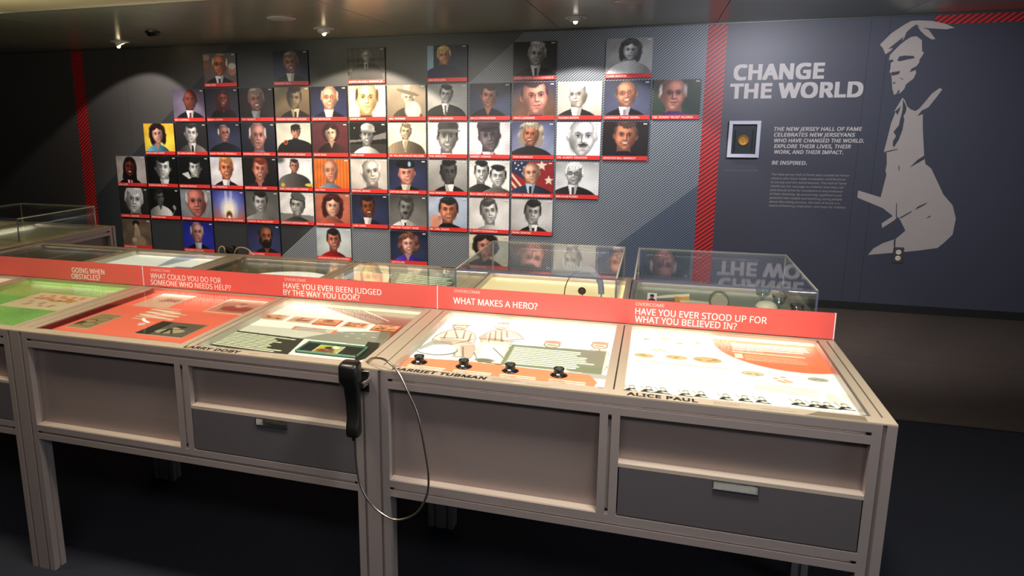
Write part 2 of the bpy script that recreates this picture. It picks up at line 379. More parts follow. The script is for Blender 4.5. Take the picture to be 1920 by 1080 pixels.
FACE = [(1.794, 2.131), (1.830, 2.101), (1.841, 2.019), (1.854, 2.015), (1.845, 1.987), (1.830, 1.962), (1.830, 1.937), (1.814, 1.913), (1.813, 1.887), (1.819, 1.864), (1.805, 1.822), (1.782, 1.802), (1.761, 1.781), (1.753, 1.747), (1.730, 1.718), (1.689, 1.706), (1.674, 1.749), (1.662, 1.825), (1.655, 1.864), (1.642, 1.872), (1.646, 1.909), (1.643, 1.942), (1.629, 1.968), (1.633, 2.001), (1.659, 2.034), (1.692, 2.074), (1.726, 2.105), (1.760, 2.128)]
BODY = [(1.749, 1.684), (1.703, 1.578), (1.716, 1.587), (1.693, 1.493), (1.684, 1.416), (1.666, 1.273), (1.686, 1.269), (1.696, 1.178), (1.692, 1.129), (1.702, 1.096), (1.680, 0.920), (1.519, 0.970), (1.519, 0.913), (1.703, 0.836), (1.779, 0.775), (1.708, 0.714), (1.715, 0.677), (1.795, 0.744), (1.811, 0.772), (1.832, 0.746), (1.877, 0.663), (1.820, 0.597), (1.806, 0.590), (1.732, 0.556), (1.671, 0.510), (1.639, 0.456), (1.804, 0.482), (1.877, 0.492), (1.975, 0.508), (2.107, 0.536), (2.146, 0.580), (2.195, 0.645), (2.202, 0.770), (2.169, 0.872), (2.100, 0.952), (1.997, 1.150), (1.955, 1.184), (1.947, 1.214), (1.938, 1.255), (1.907, 1.456), (1.896, 1.560), (1.861, 1.544), (1.886, 1.586), (1.928, 1.611), (1.972, 1.685), (2.002, 1.739), (1.985, 1.751), (1.939, 1.711), (1.908, 1.662), (1.870, 1.603), (1.846, 1.582), (1.811, 1.596), (1.786, 1.620), (1.766, 1.664)]
flat([HAIR, FACE, BODY, HAIR2], .0010, figm, 'stencil_figure')
DARK = [[(1.684, 1.957), (1.695, 1.988), (1.730, 1.994), (1.789, 1.989), (1.798, 1.973), (1.747, 1.963), (1.706, 1.952)], [(1.633, 1.966), (1.659, 1.965), (1.657, 1.950), (1.640, 1.942)],
 [(1.650, 1.872), (1.713, 1.882), (1.707, 1.858), (1.664, 1.846)], [(1.775, 1.869), (1.785, 1.897), (1.814, 1.913), (1.813, 1.887)], [(1.707, 1.833), (1.741, 1.822), (1.734, 1.817)], [(1.670, 1.792), (1.690, 1.804), (1.685, 1.784)], [(1.703, 1.709), (1.717, 1.744), (1.726, 1.728), (1.717, 1.716)],
 [(1.753, 1.672), (1.783, 1.612), (1.783, 1.578), (1.770, 1.544), (1.778, 1.519), (1.774, 1.440), (1.757, 1.367), (1.731, 1.310), (1.722, 1.318), (1.719, 1.355), (1.736, 1.395), (1.715, 1.426), (1.746, 1.476), (1.749, 1.516), (1.755, 1.556), (1.758, 1.596)],
 [(1.710, 1.581), (1.745, 1.620), (1.738, 1.585), (1.730, 1.553)], [(1.666, 1.273), (1.754, 1.298), (1.758, 1.292), (1.692, 1.271)], [(1.851, 1.154), (1.898, 1.214), (1.943, 1.251), (1.942, 1.218), (1.893, 1.183)],
 [(1.791, 0.877), (1.796, 0.877), (1.807, 0.768), (1.800, 0.768)], [(1.821, 0.760), (1.905, 0.822), (1.899, 0.807), (1.839, 0.761)], [(1.923, 0.827), (1.938, 0.854), (2.005, 0.892), (1.981, 0.866)], [(2.001, 0.763), (2.034, 0.791), (2.032, 0.776)], [(1.806, 0.590), (1.817, 0.594), (1.823, 0.500), (1.813, 0.491)], [(1.775, 1.167), (1.782, 1.167), (1.786, 1.130), (1.780, 1.134)], [(1.615, 2.045), (1.695, 2.119), (1.708, 2.134), (1.700, 2.104), (1.653, 2.051)]]
flat(DARK, .0016, figd, 'stencil_detail')
# power outlet
o = thing('power_outlet', 'small dark steel outlet plate with two sockets on the wall under the stencilled figure', 'outlet', (1.846, WY, .467))
obj('cover_plate', slab(-.037, .037, -.009, 0, -.062, .062, bevel=.002), mat('outlet_plate', (120, 112, 104), .3, .8), o)
for z in (.024, -.024):
    s = obj('socket', lathe([(0, 0), (.019, 0), (.021, -.004), (.021, -.01)], 20), mat('socket_ivory', (226, 214, 188), .35), o, (0, -.0095, z), (math.pi/2, 0, 0))
    for dx in (-.006, .006): obj('slot', slab(dx-.0012, dx+.0012, -.0006, .0004, -.004, .005), BLACK, s, (0, 0, 0), (-math.pi/2, 0, 0))
# framed medal
o = thing('framed_medal', 'white shadow box frame holding a round gold medal, left of the wall text', 'framed medal', (.652, WY, 1.368))
hw, hh, t, d = .119, .147, .028, .045
fw = mat('white_frame', (206, 206, 218), .4)
for n, b in (('frame_rail', (-hw, hw, -d, 0, hh-t, hh)), ('frame_rail', (-hw, hw, -d, 0, -hh, -hh+t)), ('frame_stile', (-hw, -hw+t, -d, 0, -hh+t, hh-t)), ('frame_stile', (hw-t, hw, -d, 0, -hh+t, hh-t))):
    obj(n, slab(*b, bevel=.0015), fw, o)
obj('backing', slab(-hw+t, hw-t, -.008, -.002, -hh+t, hh-t), mat('medal_backing', (34, 36, 46), .5), o)
mm = mat('gold_medal', (190, 128, 52), .4, .4, (90, .3), bump=.8)
obj('medal', lathe([(0, .008), (.018, .009), (.034, .008), (.038, .011), (.041, .011), (.042, .006), (.042, 0), (0, 0)], 40), mm, o, (-.002, -.008, -.008), (math.pi/2, 0, 0), smooth=True)
for sx in (-1, 1): obj('capsule_side', slab(sx*.066-.004, sx*.066+.004, -.03, -.008, -.10, .075), ACRYL, o)
obj('glass_front', slab(-hw+t, hw-t, -.034, -.032, -hh+t, hh-t), GLASS, o)
# ceiling fittings
ringm = mat('white_trim_ring', (206, 204, 196), .35); lampm = mat('lamp_lens', (255, 232, 180), .3, emit=5); lampd = mat('lamp_lens_dim', (255, 244, 226), .3, emit=2.5)
def gimbal(x, y, label, lens, tilt, az):
    o = thing('gimbal_downlight', label, 'downlight', (x, y, CZ), 'adjustable downlights in the ceiling')
    obj('trim_ring', lathe([(.058, 0), (.085, 0), (.087, -.004), (.082, -.008), (.060, -.008), (.058, 0)], 40), ringm, o, smooth=True)
    hrot = Matrix.Rotation(az, 3, 'Z') @ Matrix.Rotation(tilt, 3, 'X')
    h = obj('lamp_housing', lathe([(.030, .03), (.05, .02), (.054, -.012), (.050, -.030), (.046, -.030), (.046, -.022), (.0, -.022)], 36), ringm, o, (0, 0, 0), hrot.to_euler(), smooth=True)
    obj('lamp_lens', lathe([(0, -.026), (.02, -.027), (.030, -.024), (.030, -.0225), (0, -.0225)], 28), lens, o, (0, 0, 0), hrot.to_euler(), smooth=True)
    b = hrot @ Vector((.0, -.034, -.034))
    obj('bulb', lathe([(0, -.017), (.010, -.014), (.0165, -.005), (.0165, .005), (.010, .014), (0, .017)], 20), lens, o, tuple(b), smooth=True)
    return o
gimbal(-4.98, 5.737, 'small tilted white downlight at the left, beside the black ceiling sensor', lampm, .45, -.9)
gimbal(-2.70, 5.478, 'tilted white downlight with glaring bulb above the third and fourth portraits of the top row', lampm, .45, .5)
gimbal(-.643, 5.518, 'shallow round downlight lit from within, above the fifth portrait of the top row', lampd, .12, 0)
for x, y, lab in ((-2.715, 4.819, 'flat white round ceiling plate nearer the left, ahead of the glaring downlight'), (-.222, 4.87, 'flat white round ceiling plate cut by the top edge of the photo')):
    o = thing('ceiling_plate', lab, 'ceiling fitting', (x, y, CZ))
    obj('cover', lathe([(0, -.009), (.075, -.008), (.098, -.004), (.1, 0)], 44), mat('plate_white', (190, 192, 184), .4), o, smooth=True)
    obj('rim', lathe([(.1, 0), (.104, -.001), (.106, -.005), (.1, -.007), (.097, -.004)], 44), ringm, o, smooth=True)
o = thing('ceiling_sensor', 'small black dome sensor on the ceiling, right of the leftmost downlight', 'sensor', (-4.147, 5.173, CZ))
obj('base', lathe([(.062, 0), (.062, -.014), (.055, -.02), (0, -.02)], 32), BLACK, o, smooth=True)
obj('dome', lathe([(.05, -.02), (.046, -.034), (.03, -.044), (0, -.047)], 32), mat('smoked_dome', (8, 8, 9), .12), o, smooth=True)
# ------------------------------------------------------------------ display tables
LEDGE = mat('pale_satin_ledge', (176, 165, 150), .4, .3)
ZT, ZG, YF_T, UL, DEP = .884, .858, 1.705, 1.28, 1.337
def slotted(w=.05, s=.0045, d=.009, sides='nesw'):
    h = w/2; o = []
    for k, c in enumerate('senw'):                    # south edge first, then east, north, west
        a = k*math.pi/2; R = lambda x, y: (round(x*math.cos(a)-y*math.sin(a), 5), round(x*math.sin(a)+y*math.cos(a), 5))
        o.append(R(-h, -h))
        if c in sides: o += [R(-s, -h), R(-s, -h+d), R(s, -h+d), R(s, -h)]
    return o
_post = {}
def post(parent, x, y, z0, z1, name='post'):
    k = (round(z0, 4), round(z1, 4))
    if k not in _post:
        me = mesh('post', prism(slotted(), 'z', z0, z1)); me.materials.append(ALU); _post[k] = me
    return obj(name, _post[k], None, parent, (x, y, 0))
_rail = {}
def rail(parent, axis, L, loc, name='rail'):
    k = (axis, round(L, 4))
    if k not in _rail:
        me = mesh('rail', prism(slotted(), axis, 0, L)); me.materials.append(ALU); _rail[k] = me
    return obj(name, _rail[k], None, parent, loc)
WX = ((.050, .631), (.680, 1.235)); WYF = (.035, .622); WYB = (.716, 1.297)
def well(t, x0, x1, y0, y1, led=1.0, glass=True, side='back', wall=None, col=(1, .93, .80)):
    bm = bmesh.new(); e = .004
    box(bm, x0-e, x0, y0-e, y1+e, ZG-.004, ZT-.0045); box(bm, x1, x1+e, y0-e, y1+e, ZG-.004, ZT-.0045)
    box(bm, x0, x1, y0-e, y0, ZG-.004, ZT-.0045); box(bm, x0, x1, y1, y1+e, ZG-.004, ZT-.0045)
    obj('well_lining', bm, wall or WELLW, t)
    if glass: obj('glass_pane', slab(x0+.001, x1-.001, y0+.001, y1-.001, ZT-.004, ZT-.001), GLASS, t)
    if led:
        P = t.matrix_world if False else t.location; rz = t.rotation_euler.z
        def place(lx, ly, sx, sy, w, rot):
            o = area('led_strip_light', (lx, ly, ZT-.007), sx, sy, w, col, rot=rot); o.parent = t
        place((x0+x1)/2, y1-.010, x1-x0-.03, .008, WELL_W*led*.62, (math.radians(-28), 0, 0))
        place((x0+x1)/2, y0+.010, x1-x0-.03, .008, WELL_W*led*.38, (math.radians(28), 0, 0))
def front(t, y0, sgn, full=True):
    """one long side of the table: y0 is the outer face, sgn +1 looks to -y"""
    yc = y0+sgn*.025
    for z in (.855, .528): rail(t, 'x', UL-.1, (.05, yc, z))
    post(t, .651, yc, .553, .830, 'divider')
    def B(xa, xb, ya, yb, za, zb):
        a, b = sorted((y0+sgn*ya, y0+sgn*yb)); return (xa, xb, a, b, za, zb)
    obj('tall_panel', slab(*B(.05, .626, .030, .038, .553, .830)), BRUSH, t)
    obj('upper_panel', slab(*B(.676, 1.23, .030, .038, .700, .830)), BRUSH, t)
    obj('ledge', slab(*B(.676, 1.23, .001, .030, .690, .700)), LEDGE, t)
    obj('sill', slab(*B(.05, .626, .004, .030, .552, .5545)), LEDGE, t)
    xa, xb, na, nb = .679, 1.227, .903, 1.007
    bm = bmesh.new()
    for b in ((xa, na, .001, .019, .557, .6885), (nb, xb, .001, .019, .557, .6885), (na, nb, .001, .019, .557, .668)): box(bm, *B(*b))
    d = obj('drawer', bm, DRAW, t)
    bm = bmesh.new()
    for b in ((na, nb, .014, .017, .668, .6885), (na, na+.002, -.002, .016, .666, .6885), (nb-.002, nb, -.002, .016, .666, .6885), (na, nb, -.003, .016, .6655, .6685)): box(bm, *B(*b))
    obj('handle', bm, CHROME, d)
    for x in (.056, 1.224):
        for z in (.855, .528): obj('connector', slab(*B(x-.004, x+.004, .002, .008, z-.0035, z+.0035)), BLACK, t)
    for z in (.565, .820): obj('connector', slab(*B(.647, .655, .002, .008, z-.003, z+.003)), BLACK, t)
def table(x, y, label, rz=0, cells=((1, 1), (1, 1)), glass_back=(True, True), end_right=False, linings=None):
    t = thing('display_table', label, 'display table', (x, y, 0), 'aluminium framed display tables', rz)
    for px in (.025, UL-.025):
        for py in (.025, .669, DEP-.025): post(t, px, py, 0, .880)
    front(t, 0, 1); front(t, DEP, -1)
    for px in (.025, UL-.025):
        for (ya, yb) in ((.05, .644), (.694, DEP-.05)):
            for z in (.855, .528): rail(t, 'y', yb-ya, (px, ya, z), 'side_rail')
            a = px-.004
            obj('side_panel', slab(px-.004, px+.004, ya, yb, .553, .830), BRUSH, t)
    obj('bottom_board', slab(.05, UL-.05, .05, DEP-.05, .505, .512), SLOT, t)
    # rim: front and back strips, centre strip, slotted bars between the wells
    for n, b in (('front_rim', (0, UL, 0, WYF[0])), ('back_rim', (0, UL, WYB[1], DEP)), ('centre_rim', (0, UL, WYF[1], WYB[0]))):
        obj(n, slab(*b, ZT-.004, ZT), ALU_TOP, t)
    for (ya, yb) in (WYF, WYB):
        for (xa, xb) in ((0, WX[0][0]), (WX[0][1], WX[1][0]), (WX[1][1], UL)):
            xm = (xa+xb)/2; bm = bmesh.new()
            box(bm, xa, xm-.002, ya, yb, ZT-.004, ZT); box(bm, xm+.002, xb, ya, yb, ZT-.004, ZT); 
            bar = obj('bar', bm, ALU_TOP, t)
            obj('bar_slot', slab(xm-.002, xm+.002, ya, yb, ZT-.006, ZT-.0035), SLOT, bar)
    obj('bed', slab(.03, UL-.03, .02, DEP-.02, ZG-.012, ZG-.004), SLOT, t)
    for j, (ya, yb) in enumerate((WYF, WYB)):
        for i, (xa, xb) in enumerate(WX):
            well(t, xa, xb, ya, yb, cells[j][i], True if j == 0 else glass_back[i], wall=(linings or {}).get((j, i)))
    return t
redlin = mat('red_lining', (236, 120, 112), .5); greenlin = mat('green_lining', (150, 196, 120), .5); olive = mat('olive_lining', (150, 148, 120), .5)
T1 = table(-.735, YF_T, 'nearest right display table, two glowing cream wells and a grey drawer at the right end', cells=((1.15, 1.5), (1.1, .55)), glass_back=(False, False))
T2 = table(-2.015, YF_T, 'middle display table with an orange-red well and a well of five small cards', cells=((.55, .8), (.9, .5)), linings={(0, 0): redlin})
T3 = table(-3.295, YF_T, 'leftmost of the joined display tables, with the green well', cells=((.4, .5), (.4, .8)), linings={(0, 1): greenlin})
T4 = table(-3.345, 2.375, 'separate display table at the far left edge, end-on, carrying a clear box', rz=math.pi/2, cells=((.5, .5), (.4, .4)), glass_back=(False, False))
obj('lock', lathe([(0, -.004), (.006, -.003), (.007, 0)], 20), CHROME, T2, (-.882+2.015, .036, .719), (math.pi/2, 0, 0))
obj('base_sheet', slab(.03, UL-.03, .02, DEP-.02, ZG-.004, ZG-.001), WELLW, T1)
obj('base_sheet', slab(.03, UL-.03, .02, DEP-.02, ZG-.004, ZG-.001), WELLW, T2)
obj('base_sheet', slab(.03, UL-.03, .02, DEP-.02, ZG-.004, ZG-.001), WELLW, T3)
obj('base_sheet', slab(.03, UL-.03, .02, DEP-.02, ZG-.004, ZG-.001), WELLW, T4)
def rel(o, t):                                        # keep world coordinates for a part built in them
    o.parent = t; o.matrix_parent_inverse = (Matrix.Translation(t.location) @ Matrix.Rotation(t.rotation_euler.z, 4, 'Z')).inverted(); return o
# names printed on the rims
def rim_text(lines, t, m=BLACKP, bold=.07, shear=0, flip=False):
    k = -1 if flip else 1
    for l in lines: rel(lettering([l], (0, 0, ZT+.0006), (k, 0, 0), (0, k, 0), m, None, bold, shear, 3, 'lettering', 1.08), t)
rim_text([('HARRIET TUBMAN', -.676, -.408, 1.711, 1.731)], T1, shear=.12)
rim_text([('ALICE PAUL', -.046, .122, 1.711, 1.731)], T1)
rim_text([('LARRY DOBY', -1.355, -1.163, 1.710, 1.731)], T2)
rim_text([('HUMANITARIAN', -.392, -.318, 1.722, 1.729), ('BORN A SLAVE, DIED FREE', -.392, -.335, 1.712, 1.716), ('1820 TO 1913, AUBURN', -.302, -.240, 1.714, 1.719), ('ACTIVIST', .158, .218, 1.722, 1.728), ('MOORESTOWN', .158, .214, 1.713, 1.717), ('LEADER FOR THE VOTE', .264, .338, 1.714, 1.719)], T1, GREYP, .01)
rim_text([('ATHLETE', -1.132, -1.098, 1.717, 1.723), ('PATERSON', -1.05, -1.004, 1.713, 1.718), ('HUMANITARIAN', -1.86, -1.80, 1.717, 1.723)], T2, GREYP, .01)
rim_text([('CARL SAGAN', .855, 1.005, -3.032, -3.014)], T2, flip=True) if False else rim_text([('R. SAGAN', .80, .935, -3.033, -3.013), ('J. BLUME', 1.28, 1.40, -3.033, -3.013)], T2, flip=True)
rim_text([('A. EINSTEIN', .20, .34, -3.033, -3.013), ('T. EDISON', -.36, -.20, -3.033, -3.013)], T1, flip=True)
# fine hatch lines at the right end of the front rim
bm = bmesh.new()
for i in range(13):
    y = 1.7075+i*.0022; box(bm, .357+i*.0025, .485, y, y+.0009, ZT, ZT+.0005)
rel(obj('hatch_print', bm, GREYP), T1)
# ---- printed boards in the wells
def board(t, i, j, nx=200, ny=190, bg=(240, 236, 220), bg2=None, z=ZG+.0012):
    (xa, xb), (ya, yb) = WX[i], (WYF, WYB)[j]
    X0, Y0 = t.location.x, t.location.y
    p = Paint(xb-xa, yb-ya, nx, ny, bg, bg2, X0+xa, Y0+ya); p.t = t; p.z = z; return p
def fin(p, k=.5, name='printed_board'): return rel(p.build(name, backlit(k), None, (0, 0, p.z), (1, 0, 0), (0, 1, 0)), p.t)
def textrows(p, q0, q1, q2, n, col, fill=.55, words=7, ragged=.25):
    """rows of tiny print between corner q0 (left far), q1 (right far), q2 (left near)"""
    q0, q1, q2 = map(lambda a: np.array(a, float), (q0, q1, q2)); dn = (q2-q0)/n; hh = np.linalg.norm(dn)*fill/2
    for r in range(n):
        a = q0+dn*(r+.5); L = (q1-q0)*(1-ragged*RNG.rand()); t = 0
        while t < .97:
            w = RNG.uniform(.4, 1.6)/words; e = min(t+w, 1); p.line(a+L*t, a+L*e, hh, col); t = e+.03
# well with the coins and the red ellipse
p = board(T1, 1, 0, 230, 220, (244, 242, 230))
(cx, cy), = [(0.419, 2.309)]
p.ell(.415, 2.305, .221, .232, (234, 112, 72), .02)
for (c,), rx, ry, col in (([(-0.008, 2.265)], .011, .009, (150, 112, 66)), ([(0.051, 2.288)], .017, .012, (150, 128, 86)), ([(0.093, 2.249)], .010, .009, (190, 150, 100)), ([(0.147, 2.270)], .010, .009, (186, 140, 92)),
   ([(-0.012, 2.101)], .028, .017, (196, 164, 104)), ([(0.081, 2.110)], .031, .018, (196, 168, 112)), ([(0.168, 2.112)], .040, .024, (196, 158, 104)),
   ([(0.282, 2.029)], .030, .019, (188, 178, 140)), ([(0.446, 2.029)], .026, .015, (160, 150, 130))):
    p.ell(c[0], c[1], rx, ry, col, .15); p.ell(c[0], c[1], rx*.75, ry*.7, tuple(min(255, v*1.13) for v in col), .3)
    for _ in range(5): p.ell(c[0]+RNG.uniform(-.6, .6)*rx, c[1]+RNG.uniform(-.5, .5)*ry, rx*.2, ry*.22, tuple(v*.86 for v in col), .5)
for q in [(0.016, 2.165), (0.026, 2.157), (0.035, 2.171), (0.045, 2.158)]: p.ell(q[0], q[1], .007, .006, (214, 186, 150), .6)
for q in [(0.338, 2.008), (0.345, 1.990), (0.358, 2.022), (0.362, 1.999), (0.371, 1.989), (0.355, 1.984)]: p.ell(q[0], q[1], .008, .006, (226, 160, 120), .5)
a, b = [(-0.034, 2.050), (0.221, 2.056)]; textrows(p, a, b, (a[0], a[1]-.012), 1, (176, 178, 160), .5, 14, 0)
a, b, c = [(-0.034, 1.950), (0.226, 1.955), (-0.035, 1.870)]; textrows(p, a, b, c, 7, (214, 214, 196), .35, 10)
a, b, c = [(0.277, 1.958), (0.440, 1.955), (0.275, 1.895)]; textrows(p, a, b, c, 5, (196, 190, 150), .35, 8)
a, b, c = [(0.251, 2.298), (0.467, 2.312), (0.254, 2.229)]; textrows(p, a, b, c, 4, (255, 236, 200), .62, 9, .1)
a, b, c = [(0.248, 2.227), (0.441, 2.223), (0.249, 2.202)]; textrows(p, a, b, c, 1, (255, 214, 170), .4, 12, 0)
a, b, c = [(0.278, 2.195), (0.458, 2.194), (0.278, 2.142)]; textrows(p, a, b, c, 4, (250, 196, 150), .35, 10)
p.poly([(0.248, 2.197), (0.271, 2.198), (0.270, 2.158), (0.248, 2.157)], (255, 226, 190))
p.poly([(0.321, 1.886), (0.356, 1.889), (0.346, 1.829), (0.305, 1.827)], (236, 240, 228), .9)
p.poly([(0.441, 1.929), (0.466, 1.925), (0.479, 1.851), (0.440, 1.864)], (190, 186, 178), .6); p.poly([(0.480, 1.940), (0.499, 1.931), (0.514, 1.842), (0.492, 1.855)], (196, 192, 176), .6)
for k, q in enumerate([(-0.037, 1.818), (0.006, 1.821), (0.042, 1.822), (0.099, 1.820), (0.137, 1.824), (0.197, 1.824), (0.242, 1.827), (0.282, 1.828), (0.369, 1.836), (0.405, 1.836), (0.433, 1.838), (0.473, 1.840)]):
    x, y = q; w = .016+.006*RNG.rand(); t = RNG.uniform(-.5, .5)
    p.poly([(x-w*1.2, y-.012), (x-w*.5, y+.008), (x+w*.1, y+.004), (x+w*1.3, y-.014)], (24, 24, 22))
    p.ell(x+w*.1, y+.002, w*.55, .010, (24, 24, 22), .2, t); p.ell(x+w*.25, y-.004, w*.5, .005, (238, 234, 216), .4, -.3, .9)
    p.ell(x, y+.018, .008, .012, (96, 90, 76), .3); p.ell(x, y+.016, .006, .009, (240, 234, 214), .4)
    p.line((x-.012, y+.002), (x-.02, y+.03), .0018, (110, 104, 88), .7)
for _ in range(40):
    x = RNG.uniform(-.05, .3); p.line((x, 1.745), (x+RNG.uniform(-.004, .004), 1.745+RNG.uniform(.04, .08)), .0012, (190, 186, 160), .5)
fin(p, .72)
# well with the sketch of children and the orange strip
p = board(T1, 0, 0, 240, 220, (244, 243, 240))
SK = (150, 112, 92); SKD = (104, 84, 68)
def outline(cx, cy, rx, ry, col=SK, fillc=(222, 206, 190)):
    p.ell(cx, cy, rx, ry, col, .1); p.ell(cx, cy, rx*.88, ry*.86, fillc, .15)
(h1,) = [(-0.622, 2.263)]; (b1,) = [(-0.595, 2.126)]; (h2,) = [(-0.486, 2.302)]; (b2,) = [(-0.457, 2.149)]; (pl,) = [(-0.629, 1.977)]; (h3,) = [(-0.292, 2.135)]; (h4,) = [(-0.147, 2.166)]
def figure(body, shade_, folds, col=(232, 216, 200)):
    p.poly(body, SKD); c = np.mean(body, 0); p.poly([tuple(c+(np.array(v)-c)*.965) for v in body], col)
    for q4 in shade_: p.poly(q4, (196, 168, 148), .75)
    for q2 in folds: p.line(q2[0], q2[1], .0024, SKD, .8)
figure([(-0.660, 2.162), (-0.635, 2.200), (-0.597, 2.199), (-0.557, 2.173), (-0.538, 2.120), (-0.531, 2.059), (-0.504, 1.988), (-0.507, 1.927), (-0.564, 1.930), (-0.592, 2.014), (-0.643, 2.021), (-0.675, 2.068), (-0.673, 2.116)],
  [[(-0.653, 2.098), (-0.544, 2.083), (-0.534, 2.058), (-0.643, 2.055)], [(-0.572, 2.042), (-0.525, 2.056), (-0.504, 1.988), (-0.507, 1.927), (-0.539, 1.937)]],
  [[(-0.670, 2.070), (-0.598, 2.035)], [(-0.598, 2.035), (-0.547, 2.106)], [(-0.649, 2.159), (-0.640, 2.090)], [(-0.633, 2.195), (-0.596, 2.103)], [(-0.595, 2.193), (-0.579, 2.108)], [(-0.566, 2.165), (-0.554, 2.081)], [(-0.653, 2.098), (-0.576, 2.109)], [(-0.586, 2.016), (-0.560, 1.941)], [(-0.557, 2.025), (-0.533, 1.939)]])
figure([(-0.517, 2.197), (-0.494, 2.235), (-0.452, 2.235), (-0.416, 2.208), (-0.392, 2.168), (-0.405, 2.118), (-0.419, 2.120), (-0.411, 2.015), (-0.406, 1.899), (-0.480, 1.906), (-0.512, 1.985), (-0.512, 2.082), (-0.534, 2.132)],
  [[(-0.534, 2.132), (-0.519, 2.184), (-0.500, 2.119), (-0.515, 2.092)], [(-0.498, 2.143), (-0.418, 2.131), (-0.417, 2.109), (-0.494, 2.109)]],
  [[(-0.506, 2.188), (-0.492, 2.099)], [(-0.494, 2.216), (-0.474, 2.115)], [(-0.476, 2.221), (-0.452, 2.110)], [(-0.458, 2.220), (-0.433, 2.116)], [(-0.526, 2.123), (-0.413, 2.122)], [(-0.499, 2.042), (-0.477, 1.926)], [(-0.465, 2.051), (-0.443, 1.907)], [(-0.441, 2.058), (-0.419, 1.914)]])
p.poly([(-0.505, 2.073), (-0.430, 2.072), (-0.416, 1.915), (-0.487, 1.913)], (243, 243, 240)); p.line(*[(-0.463, 2.041), (-0.410, 1.955)], .003, (130, 126, 112)); p.poly([(-0.458, 2.154), (-0.391, 2.162), (-0.392, 2.139), (-0.442, 2.113)], (246, 244, 238)); p.line(*[(-0.453, 2.115), (-0.388, 2.157)], .003, SKD)
outline(h1[0], h1[1]-.03, .026, .04, SKD); p.poly([(-0.651, 2.248), (-0.597, 2.257), (-0.600, 2.289), (-0.650, 2.281)], (206, 186, 164)); p.line(*[(-0.653, 2.237), (-0.592, 2.251)], .004, SKD); p.line((h1[0]-.012, h1[1]-.045), (h1[0]+.014, h1[1]-.047), .003, SKD)
outline(h2[0], h2[1]-.025, .025, .042, SKD); p.ell(h2[0], h2[1]+.008, .026, .014, (132, 108, 90), .4); p.line((h2[0]-.012, h2[1]-.04), (h2[0]+.012, h2[1]-.04), .003, SKD)
p.ell(pl[0], pl[1], .068, .052, (120, 118, 104), .05); p.ell(pl[0]-.003, pl[1]+.006, .065, .050, (246, 246, 248), .08)
p.poly([(-0.690, 1.975), (-0.670, 2.058), (-0.607, 2.065), (-0.593, 2.041), (-0.653, 2.018), (-0.679, 1.957)], (150, 144, 128), .7)
for h in (h3, h4):
    outline(h[0], h[1]-.01, .026, .032, SKD); p.ell(h[0], h[1]+.016, .028, .014, (180, 146, 124), .4); p.line((h[0]-.012, h[1]-.014), (h[0]+.012, h[1]-.016), .003, SKD)
figure([(-0.173, 2.110), (-0.155, 2.131), (-0.129, 2.133), (-0.113, 2.081), (-0.111, 1.958), (-0.122, 1.911), (-0.140, 1.950)], [], [[(-0.144, 2.118), (-0.128, 1.953)]])
p.poly([(-0.414, 2.091), (-0.123, 2.106), (-0.121, 1.903), (-0.412, 1.902)], (128, 134, 104)); p.poly([(-0.198, 2.103), (-0.123, 2.106), (-0.122, 1.955), (-0.190, 1.953)], (150, 138, 124), .6); p.poly([(-0.401, 2.081), (-0.345, 2.086), (-0.347, 1.917), (-0.406, 1.913)], (150, 150, 126), .5)
a, b, c = [(-0.398, 2.074), (-0.151, 2.080), (-0.394, 1.917)]; textrows(p, a, b, c, 10, (246, 250, 226), .66, 8, .22)
p.poly([(-0.470, 1.899), (-0.429, 1.893), (-0.104, 1.903), (-0.101, 1.867), (-0.470, 1.867)], (150, 142, 128), .7); p.ell(*[(-0.463, 1.925)][0], .03, .016, (120, 116, 92), .5)
p.poly([(-0.711, 1.884), (-0.520, 1.903), (-0.220, 1.891), (-0.152, 1.891), (-0.127, 1.838), (-0.137, 1.792), (-0.707, 1.775)], (246, 138, 96))
for (aa, bb, cc) in ([(-0.666, 1.832), (-0.551, 1.829), (-0.661, 1.793)], [(-0.526, 1.828), (-0.414, 1.830), (-0.524, 1.793)], [(-0.392, 1.832), (-0.286, 1.833), (-0.389, 1.794)], [(-0.254, 1.834), (-0.158, 1.833), (-0.254, 1.793)]):
    textrows(p, aa, bb, cc, 3, (255, 232, 206), .6, 5, .12)
fin(p, .72)
# well with the five small cards
p = board(T2, 1, 0, 230, 220, (240, 238, 222))
p.poly([(-1.191, 2.330), (-1.136, 2.370), (-0.667, 2.367), (-0.651, 1.756), (-0.827, 1.946), (-0.879, 2.156), (-0.916, 2.171)], (120, 76, 56)); p.poly([(-1.209, 2.333), (-0.700, 2.343), (-0.717, 2.269), (-0.924, 2.279), (-1.079, 2.293)], (112, 112, 82))
p.poly([(-1.188, 2.323), (-0.917, 2.171), (-0.891, 2.205), (-1.110, 2.315)], (150, 136, 116), .8)
a, b = [(-1.035, 2.336), (-0.883, 2.221)]; p.line(a, b, .0022, (250, 240, 220))
p.poly([(-1.436, 2.041), (-1.145, 2.047), (-0.823, 2.025), (-0.820, 2.091), (-0.803, 1.953), (-1.079, 1.962), (-1.267, 1.943), (-1.347, 1.850)], (176, 172, 152), .55)
p.poly([(-1.002, 2.063), (-0.827, 2.108), (-0.808, 1.952), (-1.096, 1.958)], (128, 128, 110), .8)
for k in range(6):
    q = [(-0.991, 2.060), (-0.949, 2.054), (-0.909, 2.059), (-0.865, 2.036), (-0.954, 2.022), (-0.908, 2.012)][k]; p.ell(q[0], q[1], .008, .003, (214, 214, 196), .5)
p.poly([(-1.377, 1.979), (-1.076, 1.959), (-1.049, 1.788), (-1.372, 1.815)], (60, 60, 46)); p.poly([(-1.175, 1.958), (-1.076, 1.959), (-1.049, 1.788), (-1.154, 1.824)], (44, 42, 34), .6)
